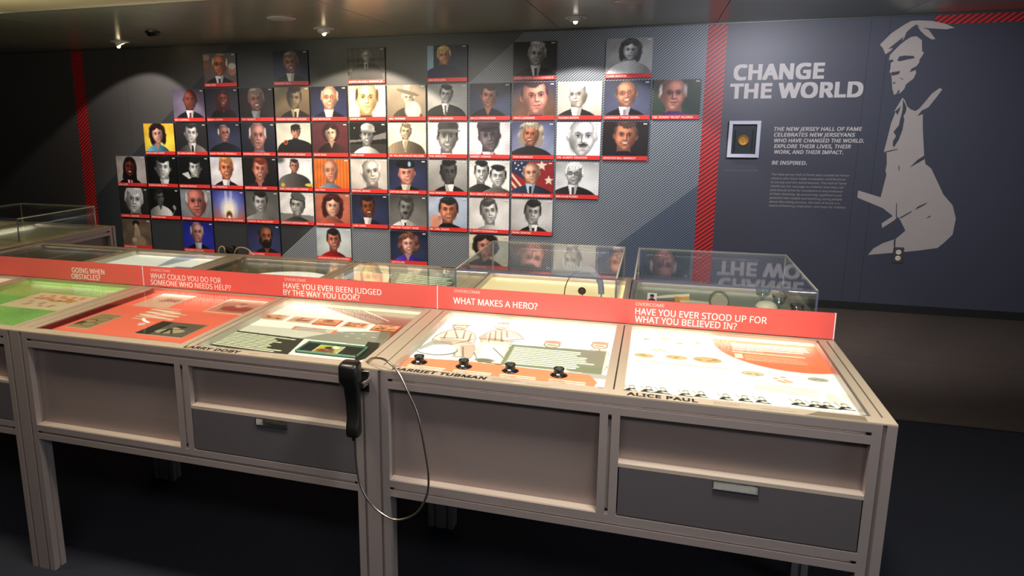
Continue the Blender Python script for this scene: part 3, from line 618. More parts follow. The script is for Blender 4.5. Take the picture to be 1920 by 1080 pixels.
a, b, c = [(-1.360, 1.966), (-1.091, 1.947), (-1.347, 1.828)]; textrows(p, a, b, c, 10, (228, 232, 196), .62, 7, .35)
q = [(-1.175, 2.077), (-1.009, 2.073), (-1.009, 2.030), (-1.171, 2.039)]; p.poly(q, (226, 120, 92)); cq = np.mean(q, 0); p.poly([tuple(cq+(np.array(v)-cq)*.86) for v in q], (206, 200, 180))
a, b, c = q[0], q[1], q[3]; textrows(p, np.array(a)*.95+cq*.05, np.array(b)*.9+cq*.1, np.array(c)*.9+cq*.1, 4, (140, 130, 112), .5, 7)
p.ell(*[(-1.236, 2.325)][0], .022, .01, (206, 200, 176), .2)
p.poly([(-0.864, 1.990), (-0.820, 1.986), (-0.793, 1.863), (-0.832, 1.793)], (38, 36, 30))
fin(p, .62)
CARDW = mat('card_white_edge', (238, 234, 228), .5)
def card(t, cx, cy, w, h, z, label, painter, nx=36, ny=28, rz=0, border=.006, edge=CARDW, cat='card', group=None, name='picture_card'):
    o = thing(name, label, cat, (cx, cy, z), group, rz)
    obj('card', slab(-w/2, w/2, -h/2, h/2, 0, .003), edge, o)
    q = Paint(w-2*border, h-2*border, nx, ny, (200, 150, 100), None, -w/2+border, -h/2+border); painter(q)
    q.build('picture', GRAPH, o, (0, 0, .0034), (1, 0, 0), (0, 1, 0)); return o
redE = mat('card_red_edge', (232, 96, 70), .5)
def scene(k):
    def f(q):
        q.c[:] = (222, 168, 112); q.poly([(-1, .0), (1, .0), (1, 1), (-1, 1)], (232, 190, 150)); q.cloud(.1)
        for _ in range(7+k*2):
            x, y = RNG.uniform(-.03, .03), RNG.uniform(-.018, .022)
            q.ell(x, y, RNG.uniform(.004, .011), RNG.uniform(.003, .008), [(176, 84, 52), (240, 208, 164), (120, 96, 66), (200, 120, 60)][RNG.randint(4)], .3)
        q.grain(.12)
    return f
desc = ('plain white border, leftmost', 'pale border, second from left', 'white and red border, middle one', 'wide white border, second from right', 'red border, rightmost on the brown ground')
for k, (q, e) in enumerate(zip([(-1.295, 2.144), (-1.183, 2.141), (-1.082, 2.140), (-0.972, 2.135), (-0.859, 2.132)], (CARDW, CARDW, redE, CARDW, redE))):
    card(T2, q[0], q[1], .092, .066, ZG+.002, 'small orange picture card in the middle well, '+desc[k], scene(k), edge=e, group='small picture cards in a row', border=.008 if e is CARDW else .004)
# framed player card near the front rim of the same well
q = [(-1.050, 1.955), (-0.811, 1.960), (-0.816, 1.773), (-1.063, 1.802)]
c = np.mean(q, 0)
o = thing('card_holder', 'dark glass-edged holder with a green and yellow player card near the front rim', 'card holder', (c[0], c[1], ZG+.002))
gw, gh = .205, .092
obj('tray', slab(-gw/2, gw/2, -gh/2, gh/2, 0, .004), mat('dark_tray', (34, 36, 32), .3), o)
ge = mat('green_glass_edge', (108, 158, 128), .2)
for b in ((-gw/2, gw/2, gh/2-.003, gh/2), (-gw/2, gw/2, -gh/2, -gh/2+.003), (-gw/2, -gw/2+.003, -gh/2, gh/2), (gw/2-.003, gw/2, -gh/2, gh/2)): obj('glass_edge', slab(*b, .004, .009), ge, o)
obj('card', slab(-.052, .032, -.042, .030, .004, .006), CARDW, o)
q = Paint(.078, .066, 44, 38, (176, 190, 66), (190, 196, 80), -.049, -.039)
q.ell(-.014, -.02, .030, .016, (150, 70, 44), .15); q.ell(-.006, -.004, .017, .019, (150, 110, 92), .1); q.ell(-.008, .006, .019, .011, (60, 52, 44), .1); q.ell(.008, .012, .014, .009, (250, 248, 236), .15); q.ell(-.001, -.008, .008, .006, (110, 84, 72), .3)
q.poly([(-.049, -.039), (.029, -.039), (.029, -.034), (-.049, -.034)], (64, 168, 140)); q.ell(.014, -.032, .007, .005, (180, 70, 60), .2)
q.build('player_picture', GRAPH, o, (0, 0, .0066), (1, 0, 0), (0, 1, 0))
# red well
p = board(T2, 0, 0, 90, 90, (232, 88, 58), (228, 84, 60)); p.c[:] = (236, 110, 84)
a, b, c = [(-1.804, 2.139), (-1.656, 2.112), (-1.786, 2.031)]; textrows(p, (a[0], a[1]), (b[0], b[1]), (c[0], c[1]), 3, (250, 226, 196), .45, 4, .2)
fin(p, .5)
bm = bmesh.new()
for k, (aa, bb) in enumerate(([(-1.802, 2.140), (-1.689, 2.133)], [(-1.796, 2.118), (-1.681, 2.105)], [(-1.795, 2.087), (-1.624, 2.085)], [(-1.806, 2.054), (-1.635, 2.039)], [(-1.799, 2.024), (-1.632, 2.012)], [(-1.793, 2.000), (-1.734, 1.996)])):
    box(bm, aa[0], bb[0], aa[1]-.004, aa[1]+.004, ZG+.0014, ZG+.0019)
rel(obj('caption_lines', bm, mat('cream_print', (250, 232, 206), .5)), T2)
e = lathe([(0, 0), (.014, 0), (.014, .001), (0, .001)], 30); eo = obj('white_dot', e, WHITEP); (cx, cy), = [(-1.706, 1.946)]; eo.location = (cx, cy, ZG+.0015); rel(eo, T2)
def portrait_card(kind):
    def f(q):
        w, h = q.w, q.h
        if kind == 0:
            q.c[:] = (236, 208, 180); q.ell(.01, .01, .05, .03, (214, 170, 140), .5)
            for _ in range(26): q.line((RNG.uniform(-.02, .07), RNG.uniform(-.03, .035)), (RNG.uniform(-.02, .07), RNG.uniform(-.03, .035)), .0022, (130, 70, 48), .6)
        elif kind == 1:
            q.c[:] = (176, 128, 100); q.ell(.02, -.03, .07, .035, (120, 56, 42), .2); q.ell(.012, .012, .022, .027, (214, 176, 148), .15); q.ell(.008, .032, .02, .012, (110, 70, 52), .2); q.ell(.016, .01, .006, .004, (120, 76, 60), .4)
            q.poly([(-.2, -.2), (-.02, -.2), (-.05, -.02), (-.2, -.03)], (206, 164, 132), .7)
        elif kind == 2:
            q.c[:] = (166, 146, 106)
            for cx, cy, r in ((.02, .02, .03), (-.02, -.01, .035), (-.04, -.035, .03), (.01, -.04, .03)): q.ell(cx, cy, r, r*.7, (96, 72, 46), .08); q.ell(cx, cy, r*.86, r*.56, (172, 152, 112), .1)
            q.ell(-.05, -.03, .03, .02, (70, 52, 36), .5)
        else:
            q.c[:] = (104, 98, 84); q.poly([(-.2, -.2), (-.03, -.2), (-.05, .2), (-.2, .2)], (40, 38, 34)); q.ell(.01, -.022, .052, .024, (186, 178, 150), .1, .2); q.ell(-.006, -.024, .008, .03, (24, 24, 22), .2)
            q.ell(.016, .016, .018, .018, (40, 38, 34), .1); q.ell(.012, .014, .014, .012, (206, 200, 172), .15); q.ell(.02, .026, .024, .009, (22, 22, 20), .15); q.line((.0, -.0), (.03, -.04), .004, (30, 28, 26))
        q.grain(.06)
    return f
def raised(q4, z, label, kind, border=.008):
    P = [np.array(v) for v in q4]; c = sum(P)/4
    w = (np.linalg.norm(P[1]-P[0])+np.linalg.norm(P[2]-P[3]))/2; h = (abs(P[0][1]-P[3][1])+abs(P[1][1]-P[2][1]))/2
    x0, x1 = max(c[0]-w/2, -1.962), min(c[0]+w/2, -1.387); y0, y1 = max(c[1]-h/2, 1.743), min(c[1]+h/2, 2.322)
    c = ((x0+x1)/2, (y0+y1)/2); w, h = x1-x0, y1-y0
    return card(T2, c[0], c[1], w, h, z, label, portrait_card(kind), 56, 46, border=border, edge=mat('card_cream', (232, 214, 186), .5), cat='picture card')
raised([(-1.866, 2.341), (-1.760, 2.343), (-1.750, 2.134), (-1.952, 2.141)], ZG+.002, 'cream card with brown line drawing at the far left of the red well', 0)
raised([(-1.582, 2.345), (-1.415, 2.324), (-1.427, 2.127), (-1.603, 2.151)], ZG+.002, 'brown profile picture card at the far right of the red well', 1)
raised([(-1.977, 2.014), (-1.849, 2.006), (-1.828, 1.835), (-1.897, 1.841)], ZG+.002, 'beige sketch card at the near left of the red well', 2, .003)
raised([(-1.652, 1.992), (-1.466, 1.985), (-1.463, 1.838), (-1.652, 1.849)], ZG+.002, 'black and white picture of a capped man, near right of the red well', 3, .001)
# green well
p = board(T3, 1, 0, 110, 110, (120, 170, 84)); p.cloud(.12, 8); p.grain(.22)
q = [(-2.239, 2.217), (-2.248, 2.308), (-2.166, 2.302), (-2.115, 2.090)]; fin(p, .4)
def mapc(q):
    q.c[:] = (240, 222, 190)
    for _ in range(26): q.ell(RNG.uniform(-.1, .1), RNG.uniform(.0, .08), .012, .009, (206, 140, 60), .5)
    for _ in range(16): q.ell(RNG.uniform(-.1, .1), RNG.uniform(-.08, .08), .012, .006, (196, 112, 74), .5)
card(T3, -2.26, 2.09, .30, .20, ZG+.003, 'cream and orange map card lying on the green ground, left edge of the photo', mapc, 50, 40, edge=mat('card_pale_yellow', (250, 236, 176), .5), cat='map card')
p = board(T3, 0, 0, 30, 30, (196, 188, 160)); p.cloud(.1); fin(p, .3)
# back wells
p = board(T3, 1, 1, 80, 80, (246, 248, 236)); p.poly([(-2.284, 2.811), (-2.229, 3.060), (-2.378, 3.049), (-2.363, 2.951), (-2.310, 2.765)], (150, 160, 176)); p.poly([(-2.25, 2.40), (-2.07, 2.40), (-2.07, 2.80), (-2.22, 2.80)], (112, 122, 144)); p.cloud(.03); fin(p, .5)
p = board(T3, 0, 1, 60, 60, (74, 66, 52)); p.poly([(-3.1, 2.7), (-2.8, 2.7), (-2.8, 2.74), (-3.1, 2.74)], (220, 216, 200)); fin(p, .3)
p = board(T2, 0, 1, 150, 140, (70, 64, 34)); p.poly([(-1.965, 2.42), (-1.80, 2.42), (-1.90, 2.9)], (60, 40, 30)); p.ell(-1.55, 2.50, .29, .36, (246, 246, 240), .01)
for q in [(-1.833, 2.806), (-1.833, 2.892), (-1.767, 2.842), (-1.770, 2.929)]: p.ell(q[0], q[1], .016, .013, (96, 104, 60), .1)
fin(p, .6)
p = board(T2, 1, 1, 180, 150, (64, 76, 54)); p.cloud(.15, 9)
for _ in range(900):
    x, y = RNG.uniform(-1.34, -.78), RNG.uniform(2.42, 3.0)
    if (x+1.15)**2+(y-2.62)**2 > .012: p.ell(x, y, RNG.uniform(.003, .009), RNG.uniform(.002, .004), [(150, 196, 160), (206, 228, 200), (90, 120, 96)][RNG.randint(3)], .6, 0, .8)
p.poly([(-1.347, 2.948), (-1.141, 2.924), (-1.098, 2.742), (-1.362, 2.794)], (196, 190, 180)); p.poly([(-1.304, 2.936), (-1.153, 2.920), (-1.110, 2.759), (-1.283, 2.795)], (240, 186, 156)); p.poly([(-1.347, 2.948), (-1.313, 2.946), (-1.297, 2.769), (-1.339, 2.779)], (206, 206, 214))
a, b, c = [(-1.109, 2.956), (-0.847, 2.918), (-1.051, 2.735)]; textrows(p, a, b, c, 7, (214, 232, 190), .5, 12, .1)
fin(p, .4)
p = board(T1, 0, 1, 40, 40, (244, 232, 184), (236, 216, 160)); fin(p, .5)
p = board(T1, 1, 1, 90, 70, (92, 40, 34), (120, 128, 96)); p.poly([(-.1, 2.75), (.6, 2.75), (.6, 3.1), (-.1, 3.1)], (150, 160, 140)); fin(p, .12)
# ---- red banners along the ridge
def banner(t, label, lines, over, seed):
    x0, y0 = t.location.x, t.location.y+.628
    o = thing('banner_sign', label, 'banner', (x0+UL/2, y0+.003, ZT), 'red question banners along the tables')
    obj('board', slab(-UL/2+.001, UL/2-.001, -.003, .003, .003, .086), RED, o)
    obj('edge_strip', slab(UL/2-.0035, UL/2-.0005, -.0035, .0035, .002, .0865), mat('white_edge_strip', (236, 226, 232), .4), o)
    for fx in (-.55, 0, .55): obj('foot', slab(fx-.02, fx+.02, .0032, .03, 0, .02), SLOT, o)
    for l in lines: rel(lettering([l], (0, y0-.0006, 0), (1, 0, 0), (0, 0, 1), WHITEP, None, .02, 0, 3), o)
    for l in over: rel(lettering([l], (0, y0-.0006, 0), (1, 0, 0), (0, 0, 1), PINKP, None, .03, 0, 3, 'heading'), o)
    return o
banner(T1, 'red banner asking about a hero and standing up for beliefs, rightmost of the row',
    [('WHAT MAKES A HERO?', -.677, -.374, .911, .934), ('HAVE YOU EVER STOOD UP FOR', -.048, .352, .921, .943), ('WHAT YOU BELIEVED IN?', -.048, .266, .894, .916)],
    [('OVERCOME', -.674, -.578, .953, .963), ('OVERCOME', -.048, .042, .951, .962)], 0)
banner(T2, 'red banner asking about help and being judged, middle of the row',
    [('WHAT COULD YOU DO FOR', -1.979, -1.642, .921, .943), ('SOMEONE WHO NEEDS HELP?', -1.981, -1.598, .894, .916), ('HAVE YOU EVER BEEN JUDGED', -1.362, -.954, .921, .943), ('BY THE WAY YOU LOOK?', -1.364, -1.042, .894, .916)],
    [('OVERCOME', -1.975, -1.880, .951, .962), ('OVERCOME', -1.356, -1.264, .951, .962)], 0)
banner(T3, 'red banner at the left edge whose text ends in WHEN and a question mark',
    [('GOING WHEN', -2.385, -2.213, .921, .943), ('OBSTACLES?', -2.39, -2.238, .894, .916)], [], 0)
# ---- clear acrylic boxes
def acrylic(x0, x1, y0, y1, z1, label, z0=ZT+.0008, th=.006):
    o = thing('acrylic_case', label, 'display case', ((x0+x1)/2, (y0+y1)/2, z0), 'clear acrylic cases')
    w, d, h = (x1-x0)/2, (y1-y0)/2, z1-z0
    obj('lid', slab(-w+th, w-th, -d+th, d-th, h-th, h), ACRYL, o)
    for n, b in (('front_pane', (-w+th, w-th, -d, -d+.003)), ('back_pane', (-w+th, w-th, d-.003, d))): obj(n, slab(*b, 0, h-th), ACRYL, o)
    for b in ((-w, -w+.003, -d+th, d-th), (w-.003, w, -d+th, d-th)): obj('side_pane', slab(*b, 0, h-th), ACRYL, o)
    e = th
    for n, b, m in (('edge', (-w, w, -d, -d+e, h-e, h), EDGED), ('edge', (-w, w, d-e, d, h-e, h), EDGE), ('edge', (-w, -w+e, -d+e, d-e, h-e, h), EDGE), ('edge', (w-e, w, -d+e, d-e, h-e, h), EDGE),
        ('corner', (-w, -w+e, -d, -d+e, 0, h-e), EDGED), ('corner', (w-e, w, -d, -d+e, 0, h-e), EDGED), ('corner', (-w, -w+e, d-e, d, 0, h-e), EDGE), ('corner', (w-e, w, d-e, d, 0, h-e), EDGE)):
        obj(n, slab(*b), m, o)
    return o
acrylic(-.692, -.114, 2.402, 3.020, 1.021, 'clear acrylic case over the headset, left of the two on the near table')
acrylic(-.061, .506, 2.408, 3.022, 1.020, 'clear acrylic case over papers and glass pieces, right end of the near table')
acrylic(-4.05, -3.44, 3.02, 3.60, 1.018, 'clear acrylic case on the separate table at the left edge')
# headset
o = thing('headset', 'headset with thick grey foam headband standing inside the left acrylic case', 'headset', (-.26, 2.70, ZG+.002))
arc = [(-.068, 0, .012), (-.064, 0, .05), (-.048, 0, .088), (-.015, 0, .116), (.02, 0, .124), (.052, 0, .106), (.070, 0, .07), (.074, 0, .03), (.074, 0, .01)]
obj('wire_band', tube(smooth_path(arc, 48), .0022, 8), mat('brown_wire', (70, 46, 38), .4), o, smooth=True)
obj('foam_band', tube(smooth_path(arc[3:8], 36), .0115, 14), mat('slate_foam', (118, 130, 150), .8, 0, (200, .12), bump=.3), o, smooth=True)
obj('ear_pad', lathe([(0, -.012), (.012, -.010), (.0155, 0), (.012, .010), (0, .012)], 24), mat('dark_brown_pad', (52, 34, 26), .6), o, (0, 0, .036), (math.pi/2, 0, 0), smooth=True)
obj('boom', tube(smooth_path([(.0, 0, .03), (.0, .004, .012), (-.03, .006, .004), (-.066, 0, .012)], 20), .0018, 8), BLACK, o, smooth=True)
obj('clip', slab(-.058, -.044, -.004, .004, .086, .096, bevel=.001), mat('red_clip', (150, 40, 30), .4), o)
# pieces in the right case
o = thing('round_tin', 'round grey-green tin standing on edge in the middle of the right acrylic case', 'tin', (.238, 2.70, ZG+.002))
obj('body', lathe([(0, 0), (.030, 0), (.034, .003), (.035, .02), (.034, .034), (.030, .037), (0, .037)], 40), mat('grey_green_tin', (126, 138, 112), .45, .3, (30, .1)), o, (0, 0, .038), (math.pi/2, 0, 0), smooth=True)
obj('face_disc', lathe([(0, 0), (.0285, 0), (.0285, .0015), (0, .0015)], 36), mat('tin_face', (176, 166, 144), .5, 0, (60, .15)), o, (0, -.0372, .038), (math.pi/2, 0, 0))
obj('stand', slab(-.024, .024, -.03, .012, 0, .006), mat('pale_stand', (226, 224, 206), .5), o)
o = thing('portrait_stand', 'tiny white stand card with a dark face, left in the right acrylic case', 'card', (.003, 2.70, ZG+.002))
obj('card', slab(-.017, .017, -.001, .001, .014, .046), CARDW, o); obj('foot', slab(-.012, .012, -.008, .008, 0, .014), CARDW, o)
q = Paint(.030, .028, 26, 24, (240, 240, 236), None, -.015, .016); q.ell(0, .031, .007, .009, (176, 120, 90), .2); q.ell(0, .037, .008, .005, (40, 30, 26), .2); q.ell(0, .019, .013, .006, (40, 40, 44), .2)
q.build('face_print', GRAPH, o, (0, -.0014, 0), (1, 0, 0), (0, 0, 1))
o = thing('china_bowl', 'small cream china bowl toward the right in the right acrylic case', 'bowl', (.402, 2.70, ZG+.002))
obj('bowl', lathe([(0, .004), (.014, 0), (.017, .002), (.037, .022), (.038, .024), (.034, .024), (.014, .008), (0, .007)], 36), mat('cream_china', (238, 236, 204), .25), o, smooth=True)
obj('cover', lathe([(.037, .024), (.030, .036), (.018, .042), (0, .044)], 36), mat('cream_china_cover', (232, 230, 200), .25), o, smooth=True)
GL2 = clear('cut_glass', (232, 238, 240), 2.2, .03)
for k, (x, y, s, lab) in enumerate(((.40, 2.80, 1.0, 'clear glass goblet behind the china bowl'), (.445, 2.72, .8, 'small clear glass dish just right of the china bowl'), (.487, 2.62, .75, 'clear glass cup in the right front corner of the right acrylic case'))):
    o = thing('glass_vessel', lab, 'glass', (x, y, ZG+.002))
    obj('vessel', lathe([(0, .002), (.02*s, 0), (.02*s, .004), (.006*s, .01), (.006*s, .03*s), (.024*s, .045*s), (.03*s, .078*s), (.027*s, .078*s), (.02*s, .046*s), (0, .036*s)], 28), GL2, o, smooth=True)
paper = mat('cream_paper', (236, 232, 200), .6, 0, (40, .04)); dkp = mat('brown_relic', (96, 60, 44), .6)
for k, (x, y, w, h, rz, m, nm, lab, cat) in enumerate((
    (.075, 2.60, .11, .05, .35, paper, 'letter', 'cream folded letter at the left front of the right acrylic case', 'letter'),
    (.165, 2.74, .12, .07, -.1, paper, 'booklet', 'pale booklet lying left of the round tin', 'booklet'),
    (.300, 2.58, .13, .05, .05, paper, 'envelope', 'white envelope in front of the round tin', 'envelope'),
    (.455, 2.50, .07, .05, -.3, paper, 'ticket', 'cream ticket at the right front of the right acrylic case', 'ticket'),
    (.110, 2.50, .05, .04, .8, dkp, 'leather_tag', 'brown leather tag at the left front, among the papers', 'tag'))):
    o = tag(obj(nm, slab(-w/2, w/2, -h/2, h/2, 0, .006+.003*k, bevel=.001), m, None, (x, y, ZG+.002), (0, 0, rz)), lab, cat)
o = thing('paper_knife', 'long cream paper knife propped left of the round tin', 'paper knife', (.09, 2.77, ZG+.002), None, .12)
obj('blade', prism([(-.075, .018), (-.03, .026), (.05, .034), (.05, .024), (-.03, .016), (-.072, .012)], 'y', -.004, .004), paper, o)
obj('prop', slab(-.004, .05, -.008, .008, 0, .022), mat('amber_prop', (206, 160, 84), .5), o)
# ---- loupes
blk = mat('loupe_black', (22, 19, 17), .3); ruby = mat('loupe_lens', (60, 74, 66), .08, 0)
def loupe(x, y, label):
    o = thing('magnifier_loupe', label, 'magnifier', (x, y, ZT-.001), 'magnifier loupes on the orange strip'); o.scale = (1.28, 1.28, .78)
    obj('flange', lathe([(0, 0), (.0165, 0), (.0185, .002), (.014, .005), (.011, .006)], 32), blk, o, smooth=True)
    obj('barrel', lathe([(.0115, .004), (.0105, .008), (.0105, .022), (.0115, .024), (.0115, .027), (.0095, .0275), (.0095, .024)], 32), blk, o, smooth=True)
    obj('lens', lathe([(0, .0262), (.006, .0258), (.0095, .0245)], 28), ruby, o, smooth=True)
    l = obj('badge', slab(-.0035, .0035, -.0112, -.0104, .007, .012), WHITEP, o)
for x, y, lb in ((-.621, 1.79, 'black magnifier loupe, first from the left on the orange strip'), (-.490, 1.792, 'black magnifier loupe, second from the left on the orange strip'), (-.359, 1.796, 'black magnifier loupe standing just left of the text box corner'), (-.227, 1.80, 'reddish black magnifier loupe, rightmost of the four')): loupe(x, y, lb)
# ---- telephone handsets
def handset(loc, rz, label, cord=None):
    o = thing('telephone_handset', label, 'telephone handset', loc, None, rz)
    S = [(.216, .0, .022, .016, .004), (.212, .0, .026, .022, .002), (.205, 0, .0285, .024, .0), (.165, -.001, .0285, .023, .0), (.150, 0, .026, .019, .003), (.140, .001, .0225, .014, .006), (.10, .003, .0205, .013, .008), (.05, .005, .019, .013, .006), (.035, .0055, .019, .018, .002), (.010, .006, .019, .020, 0), (.003, .006, .017, .017, 0), (0, .006, .012, .012, .0)]
    bm = bmesh.new(); rings = []; n = 24
    for z, cx, w, d, cy in S:
        r = []
        for i in range(n):
            a = 2*math.pi*i/n; c, s = math.cos(a), math.sin(a); e = .45
            r.append(bm.verts.new((cx+w*math.copysign(abs(c)**e, c), cy+d*math.copysign(abs(s)**e, s), z)))
        rings.append(r)
    for a, b in zip(rings, rings[1:]):
        for i in range(n): bm.faces.new((a[i], a[(i+1) % n], b[(i+1) % n], b[i]))
    bm.faces.new(rings[0]); bm.faces.new(rings[-1][::-1]); bmesh.ops.recalc_face_normals(bm, faces=bm.faces[:])
    obj('handset_body', bm, BLACK, o, smooth=True)
    obj('earpiece_rim', lathe([(.012, 0), (.021, .001), (.023, .006), (.019, .008)], 28), BLACK, o, (0, .022, .185), (-math.pi/2, 0, 0), smooth=True)
    obj('cord_boot', tube([(.006, 0, .004), (.006, 0, -.012)], .006, 12), BLACK, o, smooth=True)
    return o
H = handset((-.7745, 1.655, .700), 0, 'black telephone handset hanging on the joint between the middle and right tables')
crd = [(x, 1.653, z) for x, z in [(-0.764, 0.697), (-0.764, 0.633), (-0.755, 0.561), (-0.727, 0.508), (-0.684, 0.475), (-0.640, 0.468), (-0.589, 0.497), (-0.558, 0.553), (-0.551, 0.610), (-0.559, 0.679), (-0.579, 0.784)]]
crd += [(x, 1.66, z) for x, z in [(-0.609, 0.847)]]+[(x, 1.675, z) for x, z in [(-0.640, 0.891)]]+[(x, 1.69, z) for x, z in [(-0.673, 0.912)]]+[(x, 1.71, z) for x, z in [(-0.704, 0.914)]]+[(x, 1.73, z) for x, z in [(-0.740, 0.904)]]+[(x, 1.745, z) for x, z in [(-0.766, 0.885)]]
crd[-1] = (crd[-1][0], 1.75, ZT)
rel(obj('hose_cord', tube(smooth_path(crd, 420), .0033, 10, ridge=-.13), STEELH, smooth=True), H)
cr = thing('handset_cradle', 'small chrome cradle hook behind the black handset on the table post', 'cradle', (-.7745, 1.705, .855))
obj('back_plate', slab(-.03, .036, -.004, 0, -.04, .02, bevel=.001), CHROME, cr)
for a, b in ((-.034, -.028), (.032, .040)): obj('hook', slab(a, b, -.052, -.003, -.010, .004, bevel=.0015), CHROME, cr)
obj('hook_bar', slab(-.034, .040, -.026, -.020, -.012, -.004), CHROME, cr)
H2 = handset((-2.095, 3.085, .700), math.pi, 'black handset on the far side of the tables, its top showing between two cord loops')
for pts in ([(-2.160, 0.869), (-2.151, 0.904), (-2.134, 0.916), (-2.119, 0.905), (-2.116, 0.866)], [(-2.064, 0.875), (-2.049, 0.906), (-2.017, 0.916), (-1.980, 0.907), (-1.945, 0.875)]):
    v = [(x, 3.06, z) for x, z in pts]; v[0] = (v[0][0], 3.07, ZT-.02) if False else v[0]
    rel(obj('cord_loop', tube(smooth_path(v, 60), .0040, 10), mat('tan_hose', (206, 178, 146), .35, .6), smooth=True), H2)
# ------------------------------------------------------------------ portraits on the wall
PW, PH, BAR = .376, .323, .036
IH = PH-BAR
PX0, PZ0, DX, DZ = -5.2173, 2.1947, .3957, .3428
def sh(c, f): return tuple(max(0, min(255, v*f)) for v in c)
def person(q, cx, cy, r, skin, hair=None, style='short', cloth=(24, 24, 28), kind='suit', shirt=(226, 224, 220), tie=None, look=0, smile=0, glasses=None, beard=None, must=None, hat=None, dark=0, asp=.76, shade=.34, sw=None, ears=1, tilt=None):
    w, h = q.w, q.h; X, Y, R = cx*w, (1-cy)*h, r*h; a = R*asp; dk = sh(skin, .38); hk = hair or (60, 50, 44)
    side = dark if dark else (1 if look <= 0 else -1)
    if tilt is None: tilt = (RNG.rand()-.5)*.26+look*.05
    U0, V0 = q.u, q.v
    n1 = np.sin(q.u*900+q.v*260+3*np.sin(q.v*120))*.5+.5
    SW = sw or 1.9; sx = -side*a*.12
    if kind:
        col0 = q.c.copy()
        q.poly([(X-a*.55+sx, Y-R*.4), (X+a*.55+sx, Y-R*.4), (X+a*.72+sx, Y-R*1.7), (X-a*.72+sx, Y-R*1.7)], sh(skin, .62))
        tp = np.clip(((Y-R*1.08)-q.v)/R, 0, 3)                       # rounded shoulders
        lim = a*(.50+SW*1.0*(1-np.exp(-tp*2.2)))+tp*a*.25
        m = (np.clip((lim-np.abs(q.u-X-sx))/(a*.08)+.5, 0, 1))*(q.v < Y-R*1.02)
        q.mix(m, cloth)
        q.mix(m*np.clip(side*(q.u-X)/(a*SW)*.7+.15, 0, .75), sh(cloth, .45)); q.mix(m*np.clip(-side*(q.u-X)/(a*SW)-.35, 0, .6)*(.4+.6*n1), sh(cloth, 1.6))
        if kind == 'suit':
            q.poly([(X-a*.60+sx, Y-R*.98), (X+a*.60+sx, Y-R*.98), (X+a*.12+sx, Y-R*2.5), (X-a*.12+sx, Y-R*2.5)], shirt)
            q.poly([(X+side*a*.60+sx, Y-R*.98), (X+side*a*.25+sx, Y-R*.98), (X+sx, Y-R*1.5), (X+side*a*.12+sx, Y-R*2.5)], sh(shirt, .72), .8)
            if tie: q.poly([(X-a*.14+sx, Y-R*1.22), (X+a*.14+sx, Y-R*1.22), (X+a*.2+sx, Y-R*2.6), (X-a*.2+sx, Y-R*2.6)], tie)
            for s in (-1, 1): q.line((X+s*a*.66+sx, Y-R*1.05), (X+s*a*.18+sx, Y-R*2.4), .0018, sh(cloth, .5)); q.line((X+s*a*.95+sx, Y-R*1.35), (X+s*a*.35+sx, Y-R*2.3), .0012, sh(cloth, 1.5), .5)
        if kind == 'open': q.poly([(X-a*.5+sx, Y-R*.9), (X+a*.5+sx, Y-R*.9), (X+sx, Y-R*1.75)], sh(skin, .8))
    cs, sn = math.cos(tilt), math.sin(tilt)
    q.u, q.v = X+cs*(U0-X)+sn*(V0-Y), Y-sn*(U0-X)+cs*(V0-Y)
    du0, dv0 = (q.u-X)/a, (q.v-Y)/R
    if style in ('long', 'curls', 'bob'):
        if style == 'long': q.ell(X, Y-.05*R, a*1.34, R*1.22, hk, .12); q.poly([(X-a*1.25, Y-.1*R), (X+a*1.25, Y-.1*R), (X+a*1.45, Y-1.4*R), (X-a*1.45, Y-1.4*R)], hk)
        else:
            for k in range(17):
                t = math.pi*(-.28+1.56*k/16); q.ell(X+a*1.12*math.cos(t), Y+R*.12+R*.92*math.sin(t), R*(.30+.06*(k % 3)), R*.30, sh(hk, .7+.6*(k % 3)/2), .5)
            if style == 'bob':
                for s in (-1, 1): q.ell(X+s*a*1.08, Y-.45*R, R*.32, R*.66, hk, .35)
    fa = 1+.05*np.clip(dv0, -1, 1)-.26*np.clip(-dv0-.1, 0, 1)**1.6        # skull wider than jaw
    fr = np.sqrt((du0/fa)**2+dv0**2)
    if ears and style not in ('long', 'curls', 'bob'):
        for s in (-1, 1):
            if s*look < .5: q.ell(X+s*a*1.0, Y-.02*R, R*.11, R*.19, sh(skin, .78), .35); q.ell(X+s*a*1.01, Y-.02*R, R*.05, R*.11, sh(skin, .5), .6)
    HM = np.zeros(q.u.shape)
    if hair and style in ('short', 'thick', 'side'):
        g = {'short': (1.05, .13), 'thick': (1.12, .2), 'side': (1.05, .02)}[style]
        HM = np.clip((1-np.sqrt((du0/g[0])**2+((dv0-g[1])/1.0)**2))/.1+.5, 0, 1)*(dv0 > -.15)
        q.mix(HM, hk)
    m = np.clip((1-fr)/.07+.5, 0, 1); q.mix(m, skin)
    q.mix(m*np.clip(.05+.85*side*du0, 0, 1)*shade*2.1, dk); q.mix(m*np.clip(fr-.62, 0, 1)*1.3, dk)
    q.mix(m*np.clip(-dv0-.6, 0, 1)*.9, dk)
    hi = sh(skin, 1.2)
    q.ell(X-side*a*.28, Y+R*.52, a*.42, R*.24, hi, 1.0, 0, .75); q.ell(X-side*a*.50, Y-R*.20, a*.24, R*.20, hi, 1.0, 0, .6); q.ell(X, Y-R*.80, a*.2, R*.1, hi, 1, 0, .5)
    q.ell(X+side*a*.62, Y-R*.35, a*.26, R*.36, dk, 1.0, 0, .45)
    L = look*a*.24
